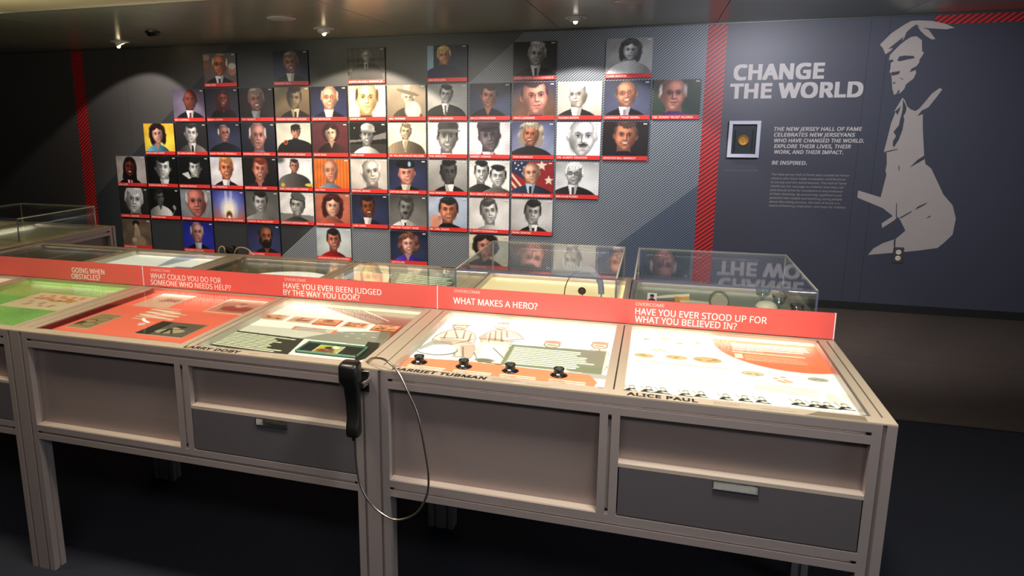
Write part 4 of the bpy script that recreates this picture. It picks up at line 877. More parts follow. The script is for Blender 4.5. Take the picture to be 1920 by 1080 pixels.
    for s in (-1, 1):
        ex = X+L+s*a*.38
        q.ell(ex-s*a*.05, Y+R*.12, a*.25, R*.14, sh(skin, .5), .9, 0, .75)
        q.ell(ex, Y+R*.07, a*.15, R*.05, sh(skin, 1.0), .6, 0, .8); q.ell(ex, Y+R*.08, a*.085, R*.055, sh(skin, .15), .5); q.line((ex-a*.16, Y+R*.115), (ex+a*.16, Y+R*.115), R*.022, sh(skin, .22), .8)
        q.line((ex-s*a*.16, Y+R*.22), (ex+s*a*.05, Y+R*.27), R*.034, sh(hk if hair else skin, .45), .85); q.line((ex+s*a*.05, Y+R*.27), (ex+s*a*.22, Y+R*.22), R*.026, sh(hk if hair else skin, .45), .7)
        q.line((ex-a*.12, Y-R*.04), (ex+a*.12, Y-R*.03), R*.02, sh(skin, .6), .5)
    q.line((X+L*1.3+side*a*.09, Y+R*.16), (X+L*1.5+side*a*.17, Y-R*.24), R*.045, sh(skin, .52), .75); q.line((X+L*1.35-side*a*.03, Y+R*.12), (X+L*1.5-side*a*.02, Y-R*.20), R*.04, hi, .7)
    q.ell(X+L*1.5, Y-R*.265, a*.17, R*.045, sh(skin, .38), .8, 0, .9); q.ell(X+L*1.5-side*a*.03, Y-R*.20, a*.09, R*.06, hi, .9, 0, .6)
    my = Y-R*.48
    for s in (-1, 1): q.line((X+L+s*a*.24, Y-R*.24), (X+L*1.2+s*a*.45, my-R*.02), R*.026, sh(skin, .55), .55+.3*smile)
    if smile:
        q.ell(X+L*1.2, my-R*.01, a*.36, R*.095, sh(skin, .42), .4); q.ell(X+L*1.2, my+R*.012, a*.28, R*.045, (236, 228, 220), .5)
    else: q.line((X+L*1.2-a*.27, my), (X+L*1.2+a*.27, my), R*.03, sh(skin, .38), .9); q.ell(X+L*1.2, my-R*.07, a*.2, R*.04, (skin[0]*.86, skin[1]*.68, skin[2]*.68), .7, 0, .8)
    q.ell(X+L*1.2, my-R*.17, a*.2, R*.04, sh(skin, .6), .9, 0, .7)
    if must: q.ell(X+L*1.2, my+R*.10, a*.36, R*.065, must, .4)
    if beard:
        q.ell(X+L, Y-R*.76, a*.72, R*.36, beard, .3); q.ell(X+L, my+R*.09, a*.42, R*.08, beard, .5); q.ell(X+L*1.2, my, a*.2, R*.035, sh(skin, .6), .5)
        for s in (-1, 1): q.ell(X+s*a*.78, Y-R*.42, a*.16, R*.36, beard, .5)
    if glasses:
        for s in (-1, 1):
            ex = X+L+s*a*.42; q.ell(ex, Y+R*.07, a*.34, R*.18, glasses, .2); q.ell(ex, Y+R*.07, a*.28, R*.135, sh(skin, .74), .3); q.ell(ex, Y+R*.08, a*.08, R*.05, sh(skin, .2), .6)
        q.line((X+L-a*.1, Y+R*.09), (X+L+a*.1, Y+R*.09), R*.025, glasses)
    if hair:
        hm0 = q.c.copy()
        if style in ('short', 'thick'):
            k = .70 if style == 'short' else .60; p = -side*a*.25
            q.ell(X+p*.4, Y+R*(k+.22), a*.86, R*.27, hk, .25); q.ell(X-p, Y+R*(k+.10), a*.62, R*.24, hk, .35, .35*side)
            for s in (-1, 1): q.ell(X+s*a*.97, Y+R*.34, a*.11, R*.30, hk, .4)
            q.ell(X-side*a*.3, Y+R*(k+.33), a*.42, R*.10, sh(hk, 1.7), 1, 0, .7)
        if style == 'side':
            for s in (-1, 1): q.ell(X+s*a*.97, Y+R*.30, a*.13, R*.34, hk, .5)
            q.ell(X, Y+R*.97, a*.55, R*.07, hk, .8, 0, .6)
        if style in ('long', 'curls', 'bob'):
            q.ell(X-a*.48, Y+R*.80, a*.6, R*.25, hk, .3, .55); q.ell(X+a*.48, Y+R*.80, a*.6, R*.25, hk, .3, -.55); q.ell(X-side*a*.3, Y+R*1.0, a*.5, R*.12, sh(hk, 1.7), 1, 0, .6)
        ch = (np.abs(q.c-hm0).sum(-1) > 12)+HM*(m < .3); q.c = q.c*(1+(.30*(n1-.5)*np.clip(ch, 0, 1))[..., None])
    if hat:
        kd, c1 = hat[:2]; c2 = hat[2] if len(hat) > 2 else sh(c1, .6)
        if kd == 'cap': q.ell(X, Y+R*.74, a*1.10, R*.46, c1, .08); q.ell(X+side*a*.5, Y+R*.85, a*.5, R*.3, sh(c1, .6), 1, 0, .7); q.ell(X+a*.1, Y+R*.46, a*1.22, R*.13, c2, .2, .05); q.ell(X, Y+R*.30, a*.85, R*.12, dk, .9, 0, .6)
        if kd == 'beret': q.ell(X-a*.05, Y+R*.86, a*1.25, R*.40, c1, .1, -.12); q.ell(X+a*.45, Y+R*.85, a*.20, R*.24, c2, .2)
        if kd == 'brim': q.ell(X, Y+R*1.15, a*.9, R*.62, c1, .1, -.15); q.ell(X+side*a*.5, Y+R*1.2, a*.4, R*.5, sh(c1, .6), .9, 0, .7); q.ell(X-a*.1, Y+R*.66, a*1.95, R*.24, c2, .15, -.22)
        if kd == 'scarf': q.ell(X, Y+R*.74, a*1.14, R*.46, c1, .1); q.ell(X-side*a*.4, Y+R*.95, a*.5, R*.2, sh(c1, 1.5), 1, 0, .6); q.ell(X, Y+R*.52, a*1.0, R*.09, c2, .5, 0, .7)
        if kd == 'side': q.ell(X+a*.1, Y+R*.95, a*1.05, R*.40, c1, .1, -.35); q.line((X-a*.9, Y+R*.62), (X+a*1.0, Y+R*.5), R*.06, c2)
    q.u, q.v = U0, V0
    q.grain(.07)
G = lambda v: (v, v, v-2)
BLUE = ((24, 26, 44), (48, 54, 84)); SK = (206, 150, 122); SKP = (224, 172, 146); BR = (120, 74, 52); DB = (84, 50, 36)
def P(cap, lab, bg, ppl, extra=None, cloud=.12): return (cap, lab, bg, ppl, extra, cloud)
D = dict
def x_books(q):
    for k in range(5): q.poly([(0, q.h*(.15+.2*k)), (q.w, q.h*(.18+.2*k)), (q.w, q.h*(.29+.2*k)), (0, q.h*(.26+.2*k))], [(44, 42, 42), (96, 92, 88)][k % 2])
    for k in range(24): x = RNG.uniform(0, q.w); q.line((x, q.h*.2), (x+.002, q.h), .0016, (150, 146, 140), .5)
def x_crowd(q):
    q.ell(.03, .2, .045, .06, (150, 96, 80), .2); q.ell(.33, .12, .045, .05, (170, 120, 104), .2); q.ell(.33, .16, .045, .03, (190, 184, 176), .3); q.ell(.03, .25, .045, .03, (160, 150, 146), .3)
    q.poly([(.22, .2), (.376, .2), (.376, .3), (.22, .3)], (100, 104, 100), .6)
def x_left(c):
    def f(q): q.poly([(0, 0), (q.w*.16, 0), (q.w*.16, q.h), (0, q.h)], c)
    return f
def x_flag(q):
    q.c[:] = (150, 40, 44)
    for k in range(4): q.line((-.02, .19-.07*k), (.14, .0-.07*k), .010, (216, 206, 186))
    q.poly([(0, .19), (.0, q.h), (.15, q.h), (.12, .12)], (38, 48, 84))
    for x, y in ((.03, .27), (.06, .25), (.09, .27), (.04, .22), (.075, .21), (.11, .235), (.10, .18)): q.ell(x, y, .007, .007, (230, 226, 220), .4)
    for cx, cy, s in ((.27, .25, .05), (.335, .12, .045)):
        q.poly([(cx+s*(1 if k % 2 == 0 else .42)*math.sin(k*math.pi/5), cy+s*(1 if k % 2 == 0 else .42)*math.cos(k*math.pi/5)) for k in range(10)], (226, 214, 196))
def x_stadium(q):
    q.c[:] = G(28); q.poly([(0, .10), (q.w, .14), (q.w, .2), (.25, .165), (.1, .13), (0, .125)], G(150), .8); q.ell(.05, .24, .005, .005, G(240), .5); q.poly([(0, 0), (q.w, 0), (q.w, .09), (0, .09)], G(60))
def x_burst(q):
    q.c[:] = np.array((34, 40, 120))*(1-.0*q.v[..., None]); q.ell(.19, .0, .30, .12, (190, 100, 44), 1.2); q.ell(.19, .14, .17, .15, (150, 160, 226), 1.3)
    for k in (-1, 1): q.poly([(.19+k*.006, 0), (.19+k*.03, 0), (.19+k*.05, q.h), (.19+k*.016, q.h)], (214, 214, 244), .55)
    q.ell(.19, .09, .085, .10, (250, 244, 226), .9); q.ell(.19, .03, .035, .045, (120, 70, 44), .5); q.ell(.19, .0, .02, .03, (250, 236, 200), .5); q.grain(.1)
def x_sit(q):
    q.c[:] = (112, 98, 82); q.cloud(.25, 9); q.ell(.195, .11, .04, .11, (168, 152, 128), .3); q.ell(.21, .04, .09, .07, (150, 134, 112), .3); q.ell(.185, .225, .03, .035, (178, 156, 132), .15); q.ell(.185, .245, .045, .035, (44, 36, 30), .2); q.ell(.185, .215, .022, .026, (186, 164, 138), .2); q.ell(.15, .06, .03, .025, (184, 164, 140), .3); q.grain(.15)
def x_wood(q):
    for k in range(12): q.line((k*.035, 0), (k*.035+.004, .3), .006, (150, 84, 34), .5)
def x_sky(c):
    def f(q): q.poly([(0, 0), (q.w, 0), (q.w, .06), (0, .08)], c, .8)
    return f
def x_tree(q): q.ell(.02, .27, .05, .03, (90, 100, 96), .8); q.poly([(.04, 0), (.07, 0), (.12, .1), (.1, .12)], (190, 176, 90), .8)
def x_hand(q): q.ell(.07, .06, .055, .06, (216, 160, 140), .15); q.poly([(.02, 0), (.09, 0), (.12, .07), (.05, .09)], (206, 150, 130)); q.ell(.11, .09, .02, .02, (190, 130, 112), .3)
def x_mic(q): q.ell(.31, .09, .018, .028, G(150), .3, .5); q.line((.31, .06), (.28, 0), .007, G(90))
def x_badge(q): q.ell(.10, .10, .024, .024, (206, 110, 60), .2); q.ell(.10, .10, .014, .014, (90, 30, 20), .3)
def x_yellow(q): q.ell(.045, .02, .022, .02, (196, 190, 80), .3); q.ell(.34, .025, .05, .016, (206, 196, 90), .3)
FACES = {
(2, 0): P('LEON HESS', 'top row, leftmost portrait: elderly man in dark glasses with people behind', ((120, 110, 106), (90, 80, 76)), [D(cx=.5, cy=.40, r=.37, skin=(196, 124, 96), hair=(196, 188, 180), style='side', glasses=(70, 44, 34), cloth=(22, 24, 26), tie=(20, 22, 34), shirt=(210, 214, 220))], x_crowd),
(4, 0): P('FRANKIE VALLI', 'top row, second portrait: smiling man with tousled grey hair on dark blue', BLUE, [D(cx=.52, cy=.40, r=.34, skin=(176, 128, 124), hair=(120, 104, 96), style='thick', smile=1, look=-.4, cloth=(16, 16, 22), kind='suit')]),
(6, 0): P('JUSTICE WILLIAM J. BRENNAN, JR.', 'top row, third portrait: man in a dark robe before bookshelves', (G(80), G(80)), [D(cx=.52, cy=.27, r=.19, skin=G(186), hair=G(150), style='side', cloth=G(58), sw=3.0, shirt=G(220), tie=G(30))], x_books),
(8, 0): P('JON BON JOVI', 'top row, fourth portrait: blond man leaning in a blue jacket', ((24, 26, 38), (30, 40, 70)), [D(cx=.42, cy=.33, r=.27, skin=(206, 150, 116), hair=(196, 172, 110), style='thick', cloth=(24, 34, 74), kind='tee', sw=2.6)], x_left((150, 176, 190))),
(10, 0): P('GENERAL ROBERT WOOD JOHNSON II', 'top row, fifth portrait: silver-haired man in black suit, grey-toned', (G(26), G(60)), [D(cx=.55, cy=.38, r=.33, skin=G(190), hair=G(176), style='short', cloth=G(18), tie=G(30), shirt=G(230), sw=2.2)]),
(12, 0): P('CLARA BARTON', 'top row, rightmost portrait: woman with parted hair and white collar', (G(150), G(158)), [D(cx=.53, cy=.36, r=.27, skin=G(206), hair=G(66), style='bob', cloth=G(222), kind='tee', sw=2.4, smile=0)]),
(1, 1): P('MILT CAMPBELL', 'second row, leftmost portrait: bald dark-skinned man in black bow tie', ((70, 60, 74), (110, 100, 118)), [D(cx=.55, cy=.38, r=.36, skin=(128, 58, 40), hair=None, style='bald', cloth=(16, 14, 18), tie=(120, 50, 40), shirt=(236, 230, 226))]),
(2, 1): P('QUEEN LATIFAH', 'second row, second portrait: laughing woman with long auburn hair', ((34, 32, 42), (60, 54, 66)), [D(cx=.52, cy=.36, r=.27, skin=(150, 84, 76), hair=(76, 28, 34), style='long', smile=1, look=.6, cloth=(30, 20, 28), kind='open')]),
(3, 1): P('TONY BENNETT', 'second row, third portrait: smiling grey-haired man on near-black brown', ((28, 14, 14), (36, 18, 18)), [D(cx=.50, cy=.40, r=.38, skin=(160, 112, 98), hair=(120, 108, 98), style='thick', smile=1, cloth=(22, 16, 18), shirt=(170, 170, 176))]),
(4, 1): P('PRESIDENT WOODROW WILSON', 'second row, fourth portrait: sepia man half in shadow with stiff collar', ((150, 134, 104), (96, 82, 64)), [D(cx=.56, cy=.38, r=.35, skin=(140, 124, 98), hair=(60, 52, 42), style='short', cloth=(28, 24, 20), tie=(30, 26, 22), shirt=(200, 192, 166), dark=-1, shade=.8)]),
(5, 1): P('JACK NICHOLSON', 'second row, fifth portrait: balding grinning man in tinted glasses', BLUE, [D(cx=.52, cy=.38, r=.38, skin=(238, 186, 158), hair=(200, 170, 150), style='side', smile=1, glasses=(150, 84, 60), cloth=(24, 28, 56), shirt=(250, 246, 246))]),
(6, 1): P('DANNY DEVITO', 'second row, sixth portrait: large pale face with dark side hair on cream', ((226, 204, 160), (232, 214, 176)), [D(cx=.5, cy=.42, r=.52, skin=(248, 214, 160), hair=(84, 62, 40), style='side', smile=0, cloth=(60, 66, 46), kind='tee', asp=.72)]),
(7, 1): P('WALT WHITMAN', 'second row, seventh portrait: old man with wide hat and long white beard', ((150, 140, 122), (120, 110, 94)), [D(cx=.55, cy=.42, r=.27, skin=(190, 178, 154), hair=(196, 188, 168), style='side', hat=('brim', (196, 184, 156), (110, 98, 78)), cloth=(60, 54, 46), kind='tee')], None),
(8, 1): P('GUGLIELMO MARCONI', 'second row, eighth portrait: man in dark suit against pale drapery', (G(150), G(150)), [D(cx=.47, cy=.33, r=.27, skin=G(188), hair=G(50), style='short', cloth=G(30), tie=G(80), shirt=G(230), look=-.4, sw=2.6)]),
(9, 1): P('BRUCE SPRINGSTEEN', 'second row, ninth portrait: dark-haired man in open black shirt on smoky blue', ((30, 32, 44), (70, 76, 98)), [D(cx=.48, cy=.40, r=.33, skin=(196, 138, 118), hair=(40, 30, 28), style='short', cloth=(14, 14, 18), kind='open', look=-.3)]),
(10, 1): P('VINCE LOMBARDI', 'second row, tenth portrait: close-up of a man squinting outdoors', ((50, 56, 96), (110, 80, 60)), [D(cx=.52, cy=.44, r=.52, skin=(232, 164, 146), hair=(78, 60, 66), style='short', cloth=(30, 40, 76), kind='tee', look=.5)]),
(11, 1): P('THOMAS EDISON', 'second row, eleventh portrait: white-haired man in profile, pale grey tones', ((196, 188, 176), (186, 178, 166)), [D(cx=.46, cy=.40, r=.37, skin=(214, 204, 190), hair=(232, 226, 214), style='thick', cloth=(46, 42, 42), shirt=(236, 230, 220), look=-1)]),
(12, 1): P('LAWRENCE "YOGI" BERRA', 'second row, twelfth portrait: bald man with big ears and tinted glasses', ((40, 42, 62), (84, 88, 108)), [D(cx=.48, cy=.39, r=.37, skin=(206, 146, 116), hair=(90, 72, 60), style='side', smile=1, glasses=(160, 90, 66), cloth=(20, 20, 26), tie=(150, 140, 150), shirt=(232, 226, 228))]),
(13, 1): P('DR. EDWIN "BUZZ" ALDRIN', 'second row, rightmost portrait: white-haired man tilting his head, purple collar', ((96, 84, 72), (40, 60, 48)), [D(cx=.42, cy=.42, r=.46, skin=(206, 146, 128), hair=(196, 188, 184), style='side', cloth=(70, 50, 110), kind='tee', smile=0, look=.3)]),
(0, 2): P('JOYCE CAROL OATES', 'third row, leftmost portrait: dark-curled woman in blue on bright yellow', ((226, 176, 60), (230, 186, 76)), [D(cx=.45, cy=.40, r=.33, skin=(232, 176, 156), hair=(44, 26, 24), style='bob', cloth=(94, 160, 190), kind='open', asp=.68)]),
(1, 2): P('DR. JAMES MORROW', 'third row, second portrait: pale man in a stiff collar and tweed coat', ((50, 46, 48), (40, 38, 40)), [D(cx=.50, cy=.36, r=.34, skin=(214, 208, 202), hair=(60, 56, 56), style='short', cloth=(120, 112, 110), tie=(40, 36, 36), look=.3)]),
(2, 2): P('JOHN "BUCKY" PIZZARELLI', 'third row, third portrait: laughing white-haired man in profile on dark blue', ((34, 36, 54), (60, 64, 88)), [D(cx=.50, cy=.36, r=.30, skin=(190, 136, 126), hair=(196, 192, 196), style='side', cloth=(34, 36, 44), kind='tee', look=1, smile=1, sw=2.4)]),
(3, 2): P('GOVERNOR BRENDAN BYRNE', 'third row, fourth portrait: close-up of a white-haired man in a grey coat', ((40, 42, 60), (30, 32, 46)), [D(cx=.48, cy=.45, r=.47, skin=(196, 146, 138), hair=(200, 190, 186), style='side', cloth=(126, 130, 150), kind='tee', look=.3, asp=.66)]),
(4, 2): P('DETECTIVE MARC DINARDO', 'third row, fifth portrait: officer in black uniform and cap before a pale wall', ((196, 196, 186), (186, 186, 176)), [D(cx=.57, cy=.30, r=.22, skin=(214, 150, 130), hair=(50, 40, 36), style='short', hat=('cap', (20, 20, 24), (14, 14, 18)), cloth=(18, 18, 22), kind='tee', sw=3.4)], None),
(5, 2): P('ALICE PAUL', 'third row, sixth portrait: sepia woman with dark hair on plum ground', ((96, 48, 54), (80, 40, 46)), [D(cx=.52, cy=.36, r=.27, skin=(226, 190, 164), hair=(60, 30, 30), style='curls', cloth=(60, 40, 36), kind='open', dark=-1)]),
(6, 2): P('LARRY DOBY', 'third row, seventh portrait: ballplayer in light cap before a dark stadium', (G(30), G(40)), [D(cx=.48, cy=.42, r=.34, skin=G(166), hair=G(40), style='short', hat=('cap', G(200), G(150)), smile=1, cloth=G(226), kind='tee', asp=.66)], x_stadium),
(7, 2): P('DR. WILLIAM CARLOS WILLIAMS', 'third row, eighth portrait: faded sepia man in a vest on cream', ((226, 214, 186), (214, 200, 172)), [D(cx=.47, cy=.30, r=.25, skin=(200, 184, 158), hair=(120, 108, 92), style='short', cloth=(134, 122, 104), tie=(170, 156, 132), shirt=(226, 214, 190), sw=2.8)]),
(8, 2): P('PHIL RIZZUTO', 'third row, ninth portrait: close-up of a ballplayer under a dark cap brim', (G(216), G(206)), [D(cx=.50, cy=.48, r=.48, skin=G(168), hair=G(30), style='short', hat=('cap', G(70), G(120)), smile=1, cloth=G(224), kind='tee', asp=.66)]),
(9, 2): P('HARRIET TUBMAN', 'third row, tenth portrait: stern woman with tied head scarf, grey tones', ((214, 208, 212), (200, 194, 200)), [D(cx=.50, cy=.44, r=.48, skin=(120, 110, 116), hair=(60, 54, 60), style='short', hat=('scarf', (64, 54, 62)), cloth=(50, 46, 56), shirt=(220, 216, 222), asp=.68)]),
(10, 2): P('TONI MORRISON', 'third row, eleventh portrait: laughing woman with grey locks on smoky blue', ((70, 76, 110), (130, 134, 156)), [D(cx=.45, cy=.38, r=.33, skin=(196, 128, 96), hair=(160, 146, 130), style='bob', smile=1, look=-.5, cloth=(44, 38, 36), kind='tee', sw=2.4)]),
(11, 2): P('DR. ALBERT EINSTEIN', 'third row, twelfth portrait: high-key close-up with dark eyes and moustache', (G(232), G(226)), [D(cx=.58, cy=.46, r=.58, skin=G(226), hair=G(222), style='side', must=G(60), look=.4, cloth=G(200), kind=None, shade=.12, asp=.7)], None, .02),
(12, 2): P('SENATOR BILL BRADLEY', 'third row, rightmost portrait: smiling man with receding hair in dark jacket', ((44, 34, 32), (36, 30, 34)), [D(cx=.50, cy=.42, r=.42, skin=(214, 144, 112), hair=(90, 70, 62), style='short', cloth=(30, 32, 48), kind='tee', smile=1)]),
(-1, 3): P('BOB LUCKY', 'fourth row, leftmost portrait: smiling man with long braided hair and red tie', ((150, 142, 140), (166, 158, 154)), [D(cx=.46, cy=.42, r=.34, skin=(120, 56, 40), hair=(26, 20, 20), style='long', smile=1, cloth=(20, 18, 20), tie=(170, 50, 46), shirt=(240, 236, 232), asp=.68)]),
(0, 3): P('CHRISTOPHER REEVE', 'fourth row, second portrait: high-contrast face of a dark-haired man on black', (G(10), G(12)), [D(cx=.54, cy=.42, r=.42, skin=G(214), hair=G(24), style='thick', cloth=G(12), kind='suit', dark=-1, shade=.7)]),
(1, 3): P('MICHAEL DOUGLAS', 'fourth row, third portrait: young man in black turtleneck, chin near shoulder', (G(12), G(12)), [D(cx=.55, cy=.40, r=.33, skin=G(206), hair=G(22), style='thick', cloth=G(12), kind='tee', dark=1, shade=.6)], lambda q: q.poly([(.04, .11), (.12, .13), (.17, .03), (.12, .06)], G(210))),
(2, 3): P('BILL PARCELLS', 'fourth row, fourth portrait: grinning blond man in dark suit on pale grey', ((200, 196, 206), (190, 188, 198)), [D(cx=.50, cy=.40, r=.40, skin=(220, 144, 110), hair=(170, 120, 74), style='thick', smile=1, cloth=(22, 22, 28), shirt=(236, 234, 238), asp=.68)]),
(3, 3): P('MARY HIGGINS CLARK', 'fourth row, fifth portrait: smiling woman with auburn hair on black', ((22, 18, 18), (26, 22, 24)), [D(cx=.50, cy=.42, r=.40, skin=(220, 150, 132), hair=(120, 56, 34), style='thick', smile=1, cloth=(50, 34, 54), kind='open', asp=.7)]),
(4, 3): P('FIRE CHIEF JAMES CURRAN', 'fourth row, sixth portrait: man in a grey work jacket against white sky', ((206, 206, 214), (196, 198, 206)), [D(cx=.48, cy=.28, r=.22, skin=(190, 134, 120), hair=(44, 36, 36), style='short', cloth=(96, 92, 92), kind='tee', sw=3.0)], x_tree),
(5, 3): P('LES PAUL', 'fourth row, seventh portrait: bald man in glasses and teal sweater, orange ground', ((200, 116, 50), (186, 104, 44)), [D(cx=.48, cy=.42, r=.40, skin=(224, 156, 130), hair=(150, 110, 84), style='side', glasses=(160, 120, 104), cloth=(120, 146, 156), kind='tee', asp=.66)], x_wood),
(6, 3): P('MICHAEL GRAVES', 'fourth row, eighth portrait: white-haired man in three-quarter view, pale tones', ((196, 190, 184), (170, 166, 162)), [D(cx=.56, cy=.44, r=.45, skin=(214, 208, 200), hair=(226, 222, 214), style='side', look=.5, cloth=(110, 104, 104), kind='tee')]),
(7, 3): P('CAPTAIN BRIAN BRENNAN', 'fourth row, ninth portrait: smiling soldier in black beret with silver badge', BLUE, [D(cx=.48, cy=.46, r=.36, skin=(236, 160, 144), hair=(60, 50, 44), style='none', hat=('beret', (14, 16, 20), (150, 176, 206)), smile=1, cloth=(28, 34, 30), shirt=(206, 204, 190))]),
(8, 3): P('PAUL ROBESON', 'fourth row, tenth portrait: dark-skinned man in wing collar against soft grey', (G(176), G(130)), [D(cx=.52, cy=.40, r=.38, skin=G(84), hair=G(20), style='short', cloth=G(22), shirt=G(226), look=.5, asp=.7)]),
(9, 3): P('BUD ABBOTT & LOU COSTELLO', 'fourth row, eleventh portrait: two men cheek to cheek, grey tones', (G(206), G(206)), [D(cx=.31, cy=.38, r=.34, skin=G(206), hair=G(26), style='short', smile=1, cloth=G(60), kind='tee', asp=.66), D(cx=.72, cy=.50, r=.32, skin=G(206), hair=G(26), style='short', cloth=G(110), kind='tee', asp=.78)]),
(10, 3): P('GENERAL NORMAN SCHWARZKOPF', 'fourth row, twelfth portrait: officer in blue uniform before a starred flag', ((150, 40, 44), (150, 40, 44)), [D(cx=.48, cy=.38, r=.33, skin=(224, 172, 146), hair=(130, 110, 96), style='side', cloth=(36, 56, 80), tie=(22, 24, 32), shirt=(176, 196, 206), sw=2.5)], x_flag, 0),
(11, 3): P('MALCOLM FORBES', 'fourth row, rightmost portrait: white-haired man in black round glasses and suit', (G(160), G(206)), [D(cx=.43, cy=.38, r=.33, skin=G(196), hair=G(226), style='thick', glasses=G(26), smile=1, cloth=G(44), tie=G(60), shirt=G(230), look=-.3, sw=2.4)]),
(-1, 4): P('THOMAS L. SNEDDEN', 'fifth row, leftmost portrait: close-up of a silver-haired man, grey tones', (G(50), G(36)), [D(cx=.50, cy=.46, r=.50, skin=G(206), hair=G(196), style='thick', cloth=G(24), kind='tee', look=.2)]),
(0, 4): P('SARAH VAUGHAN', 'fifth row, second portrait: singer in profile at a microphone on black', (G(14), G(16)), [D(cx=.34, cy=.34, r=.27, skin=G(100), hair=G(34), style='short', cloth=G(196), kind='open', look=1, shade=.6)], x_mic),
(1, 4): P('DON IMUS', 'fifth row, third portrait: tight close-up of a ruddy grey-haired man', ((130, 136, 140), (120, 124, 128)), [D(cx=.52, cy=.46, r=.56, skin=(196, 128, 116), hair=(190, 188, 186), style='side', cloth=(120, 120, 124), kind=None)]),
(2, 4): P('9/11 VICTIMS AND FIRST RESPONDERS', 'fifth row, fourth picture: bright light burst over blue, no face', ((34, 40, 120), (34, 40, 120)), [], x_burst),
(3, 4): P('ADMIRAL WILLIAM HALSEY', 'fifth row, fifth portrait: smiling older officer in khaki, grey tones', (G(84), G(96)), [D(cx=.45, cy=.40, r=.36, skin=G(186), hair=G(36), style='short', smile=1, cloth=G(150), kind='open', sw=2.3)]),
(4, 4): P('SERGEANT JOHN BASILONE', 'fifth row, sixth portrait: soldier in a side cap in profile outdoors', (G(214), G(196)), [D(cx=.52, cy=.46, r=.36, skin=G(176), hair=G(30), style='short', hat=('side', G(96), G(60)), cloth=G(70), kind='tee', look=-1)], x_sky(G(110))),
(5, 4): P('SUSAN SARANDON', 'fifth row, seventh portrait: woman with full auburn curls on rose brown', ((176, 112, 92), (160, 96, 78)), [D(cx=.50, cy=.45, r=.36, skin=(232, 182, 160), hair=(70, 28, 26), style='bob', cloth=(160, 96, 78), kind='tee', asp=.7)]),
(6, 4): P('CARL LEWIS', 'fifth row, eighth portrait: smiling man in dark grey suit on blue', BLUE, [D(cx=.46, cy=.42, r=.36, skin=(136, 78, 52), hair=(28, 20, 20), style='short', smile=1, cloth=(46, 46, 58), shirt=(226, 220, 222), asp=.68)]),
(7, 4): P('WILLIAM "COUNT" BASIE', 'fifth row, ninth portrait: man with thin moustache and white shirt, grey tones', (G(60), G(110)), [D(cx=.44, cy=.42, r=.38, skin=G(130), hair=G(60), style='short', must=G(26), cloth=G(216), kind='suit', tie=G(24), asp=.66)]),
(8, 4): P('DR. CARL SAGAN', 'fifth row, tenth portrait: grinning man resting his cheek on his fist', ((176, 186, 204), (150, 160, 176)), [D(cx=.52, cy=.44, r=.40, skin=(212, 140, 110), hair=(34, 40, 46), style='thick', smile=1, cloth=(20, 22, 24), kind='tee')], x_hand),
(9, 4): P('F. SCOTT FITZGERALD', 'fifth row, eleventh portrait: young man with combed hair on light grey', (G(196), G(190)), [D(cx=.50, cy=.44, r=.40, skin=G(206), hair=G(76), style='thick', cloth=G(206), kind='tee', look=.5, asp=.66)]),
(10, 4): P('FRANK SINATRA', 'fifth row, rightmost portrait: young man in dark suit, half-shadowed face', (G(180), G(170)), [D(cx=.52, cy=.42, r=.38, skin=G(176), hair=G(36), style='thick', cloth=G(34), tie=G(22), shirt=G(232), look=.2, asp=.64, dark=-1)]),
(-1, 5): P('ANNIE ROGERS', 'bottom row, leftmost picture: sepia full figure of a seated woman', ((112, 98, 82), (100, 88, 74)), [], x_sit),
(1, 5): P('WILLIAM H. HUGHES', 'bottom row, second portrait: white-haired man in dark suit on royal blue', ((30, 36, 120), (40, 48, 140)), [D(cx=.46, cy=.40, r=.38, skin=(190, 144, 140), hair=(176, 166, 166), style='side', cloth=(14, 14, 26), shirt=(186, 190, 206), look=.4, asp=.68)]),
(3, 5): P('FRANCO HARRIS', 'bottom row, third portrait: balding man with black beard, blue ground', ((34, 38, 66), (56, 62, 96)), [D(cx=.55, cy=.42, r=.38, skin=(160, 104, 80), hair=(30, 24, 24), style='side', beard=(24, 20, 20), cloth=(26, 28, 44), kind='open', look=.5, asp=.7)]),
(5, 5): P('CAPTAIN WALTER SCHIRRA, NAVY ASTRONAUT', 'bottom row, fourth portrait: dark-haired man in red collar before a pale map', ((176, 186, 190), (166, 172, 170)), [D(cx=.50, cy=.42, r=.36, skin=(196, 130, 106), hair=(40, 28, 28), style='thick', smile=1, cloth=(150, 34, 34), kind='tee', asp=.68)], None, .1),
(7, 5): P('JUDY BLUME', 'bottom row, fifth portrait: smiling curly-haired woman in purple', ((24, 26, 46), (48, 56, 84)), [D(cx=.50, cy=.44, r=.33, skin=(232, 176, 164), hair=(110, 74, 60), style='curls', smile=1, cloth=(84, 60, 170), kind='open', asp=.7)]),
(9, 5): P('NORMAN CLARK', 'bottom row, rightmost portrait: dark-haired figure on cream, partly behind the acrylic case', ((206, 200, 180), (196, 190, 172)), [D(cx=.42, cy=.38, r=.36, skin=(190, 140, 120), hair=(36, 26, 22), style='curls', cloth=(70, 76, 60), kind='tee', ears=0)]),
}
panel_me = mesh('panel', slab(0, PW, .003, .022, -PH, 0)); panel_me.materials.append(PANELM)
bar_me = mesh('caption_bar', slab(0, PW, 0, .004, -PH, -IH)); bar_me.materials.append(mat('caption_red', (214, 52, 48), .4))
tag_me = mesh('corner_tag', slab(PW-.044, PW-.014, -.0006, .003, -.022, -.012)); tag_me.materials.append(mat('tag_white', (196, 196, 200), .5))
CAPW = mat('caption_white', (244, 226, 220), .5)
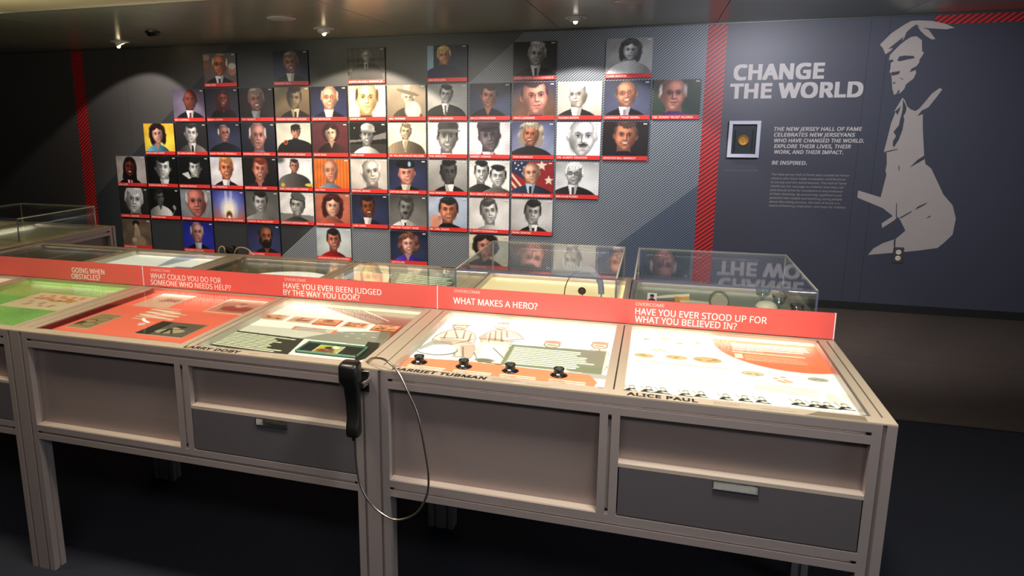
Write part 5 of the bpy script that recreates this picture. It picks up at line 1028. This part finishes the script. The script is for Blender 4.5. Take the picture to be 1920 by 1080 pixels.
for (c, r), (cap, lab, bg, ppl, extra, cl) in FACES.items():
    o = thing('mounted_portrait', lab, 'portrait', (PX0+c*DX+0, WY-.022, PZ0-r*DZ), 'portrait panels on the wall')
    for n, me in (('panel', panel_me), ('caption_bar', bar_me), ('corner_tag', tag_me)): obj(n, me, None, o)
    q = Paint(PW, IH, 68, 52, bg[1], bg[0])
    if cl: q.cloud(cl); q.ell(.21, .11, .20, .14, sh(bg[1], 1.35), 1.3, 0, .6)
    late = extra in (x_hand, x_mic)
    if extra and not late: extra(q)
    for k in ppl: person(q, **k)
    if late: extra(q)
    if cap == 'WALT WHITMAN': q.ell(.25, .055, .075, .085, (216, 208, 188), .3, .5); q.ell(.205, .11, .03, .03, (200, 190, 168), .5)
    if cap.startswith('DETECTIVE'): x_badge(q)
    if cap.startswith('FIRE'): x_yellow(q)
    q.c = 255*(np.clip(q.c, 0, 255)/255)**1.18
    q.build('photo_print', PRINT, o, (0, .0028, -IH), (1, 0, 0), (0, 0, 1))
    lettering([(cap, .010, .010+min(.345, .0136*len(cap)), -PH+.010, -PH+.0255)], (0, -.0008, 0), (1, 0, 0), (0, 0, 1), CAPW, o, .03, 0, 2)
